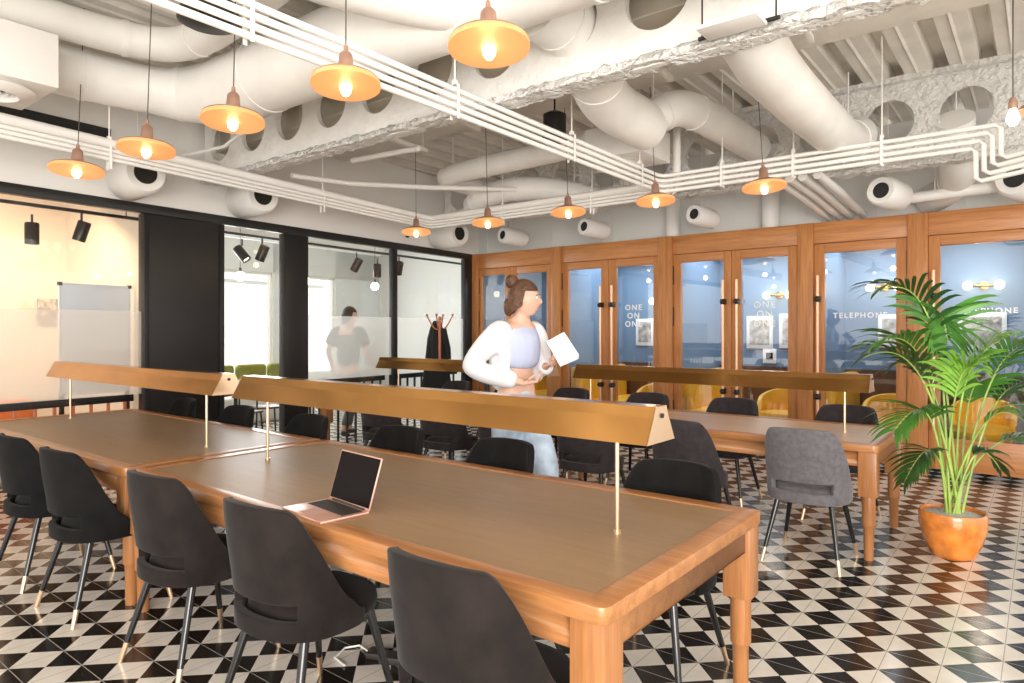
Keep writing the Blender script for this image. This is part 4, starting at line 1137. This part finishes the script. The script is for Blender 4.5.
cloth('shirt', [limb([(*s3(0,-.06,.96), .17*S, .085*S), (*s3(0,-.05,1.15), .19*S, .10*S), (*s3(0,-.035,1.30), .20*S, .105*S), (*s3(0,-.02,1.385), .17*S, .09*S)])] +
   [limb([(*s3(sx*.09,.01,1.40), .085*S), J3(JW, 'sh'+k, .092), J3(JW, 'el'+k, .085), (*(Vector(JW['el'+k]).lerp(Vector(JW['wr'+k]), .9)), .062*S)]) for sx, k in ((-1,'L'),(1,'R'))] +
   [limb([(*s3(sx*.13,.03,1.36), .05*S), (*s3(sx*.15,.06,1.22), .045*S), (*s3(sx*.17,.03,1.04), .05*S)]) for sx in (-1, 1)], M['shirt'], wr)
cloth('jeans', [limb([(*s3(0,0,1.04), .150*S, .118*S), (*s3(0,-.005,.93), .168*S, .13*S)])] +
   [limb([(*JW['hip'+k], .115*S), (*JW['kn'+k], .095*S), (*(Vector(JW['kn'+k]).lerp(Vector(JW['an'+k]), .9)), .095*S)]) for k in 'LR'], M['jeans'], wr)
for k in 'LR':
    a = Vector(JW['an'+k]); t_ = Vector(JW['to'+k])
    skin_obj('shoe', [(*(a+Vector((0,-.03,-.03))), .042*S), (*a.lerp(t_, .55), .042*S), (*t_, .036*S)], [(0,1),(1,2)], M['shoe'], wr)
m_ = Matrix.Translation(wr.location) @ Matrix.Rotation(R(-98), 4, 'Z')
pc = m_ @ Vector(s3(-.12, .31, 1.24))
pa_ = thing('paper_sheets', 'white sheets of paper held by the walking woman', 'papers', pc, R(-8))
for k in range(3):
    o = MB().box(-.075, .075, -.11, .11, -.0012, .0012).build('sheet', M['paper'], pa_); o.rotation_euler = (R(58+2*k), R(-28+3*k), R(52+4*k)); o.location = (0, 0, -.006*k)
# man behind the frosted glass
S2 = 1.10; mp_ = LW(2.2, -.62)
mr = thing('person', 'man in grey t-shirt walking behind the frosted glass', 'person', mp_, R(15))
def q3(x, y, z): return (x*S2, y*S2, z*S2)
JM = dict(pelvis=q3(0,0,.95), belly=q3(0,.0,1.10), chest=q3(0,.0,1.30), collar=q3(0,.0,1.42), neck=q3(0,.02,1.50), head=q3(0,.04,1.625),
  shL=q3(-.19,0,1.41), elL=q3(-.26,-.10,1.16), wrL=q3(-.27,.02,.92), curlL=.4,
  shR=q3(.19,0,1.41), elR=q3(.27,.03,1.15), wrR=q3(.30,.18,.93), curlR=.4,
  hipL=q3(-.09,0,.90), knL=q3(-.10,.18,.50), anL=q3(-.10,.14,.08), toL=q3(-.10,.29,.03),
  hipR=q3(.09,0,.90), knR=q3(.10,.0,.49), anR=q3(.10,-.24,.12), toR=q3(.10,-.12,.03))
person(mr, JM, None, S2, 'hair2', R(-35), hands=(((0,.2,-1),(1,0,0),1), ((.1,.35,-1),(-1,0,0),-1)), sex='m')
cap_hair(JM['head'], R(-35), S2, 'hair2', mr)
cloth('tee_shirt', [limb([(*q3(0,0,.90), .175*S2, .135*S2), (*q3(0,0,1.12), .17*S2, .135*S2), (*q3(0,0,1.30), .195*S2, .14*S2), (*q3(0,0,1.40), .18*S2, .12*S2)])] +
   [limb([(*q3(sx*.08,0,1.42), .10*S2), (*JM['sh'+k], .10*S2), (*(Vector(JM['sh'+k]).lerp(Vector(JM['el'+k]), .8)), .09*S2)]) for sx, k in ((-1,'L'),(1,'R'))], M['tee'], mr)
cloth('trousers', [limb([(*q3(0,0,1.0), .145*S2, .11*S2), (*q3(0,0,.92), .155*S2, .115*S2)])] +
   [limb([(*JM['hip'+k], .105*S2), (*JM['kn'+k], .078*S2), (*(Vector(JM['kn'+k]).lerp(Vector(JM['an'+k]), .92)), .06*S2)]) for k in 'LR'], M['trous'], mr)
for k in 'LR':
    a = Vector(JM['an'+k]); t_ = Vector(JM['to'+k])
    skin_obj('shoe', [(*(a+Vector((0,-.03,-.03))), .042*S2), (*a.lerp(t_, .55), .042*S2), (*t_, .036*S2)], [(0,1),(1,2)], M['keys'], mr)

# ------------------------------------------------------------------ light
w = bpy.data.worlds.new('world'); SC.world = w; w.use_nodes = True
bg = w.node_tree.nodes['Background']; bg.inputs[0].default_value = (1.0, .965, .92, 1); bg.inputs[1].default_value = 2.1
def area(loc, target, sx, sy, e, col=(1,1,1)):
    l = bpy.data.lights.new('window_light', 'AREA'); l.shape = 'RECTANGLE'; l.size = sx; l.size_y = sy; l.energy = e; l.color = col
    o = bpy.data.objects.new('window_light', l); COL.objects.link(o); o.location = loc
    o.rotation_euler = (Vector(target)-Vector(loc)).to_track_quat('-Z', 'Y').to_euler(); return o
area((2.6, -3.0, 1.7), (-2.6, 5, 2.3), 4.5, 2.6, 620, (1, .96, .91))  # added fill imitating windows behind the viewer
area(LW(6.2, -1.9, 2.9), LW(6.2, -3.0, .8), 2.0, .8, 55, (1, .66, .40))  # added warm fill washing the meeting room's rear wall
area(LW(2.0, -4.9, 2.2), LW(2.0, 0, 1.6), 5, 2, 260, (.95, .98, 1))  # area lamp for daylight coming in at the lounge windows
area((-3.5, 9.6, 2.68), (-3.5, 9.6, 0), 6.5, 1.2, 140, (.85, .92, 1))  # added cool fill under the booth ceiling, no fixture there
for o in list(bpy.data.objects):
    if o.parent is None and o.get('category') in ('person', 'plant', 'coat stand', 'coat', 'adapter', 'whiteboard', 'armchair', 'sofa', 'chair', 'table', 'bench') and abs(o.location.z) < 1e-6:
        o.location.z = FZ
SC.view_settings.view_transform = 'Standard'; SC.view_settings.look = 'None'; SC.view_settings.exposure = .06; SC.view_settings.gamma = 1
SC.cycles.use_denoising = True
SC.cycles.max_bounces = 8; SC.cycles.transparent_max_bounces = 16
SC.cycles.sample_clamp_indirect = 6
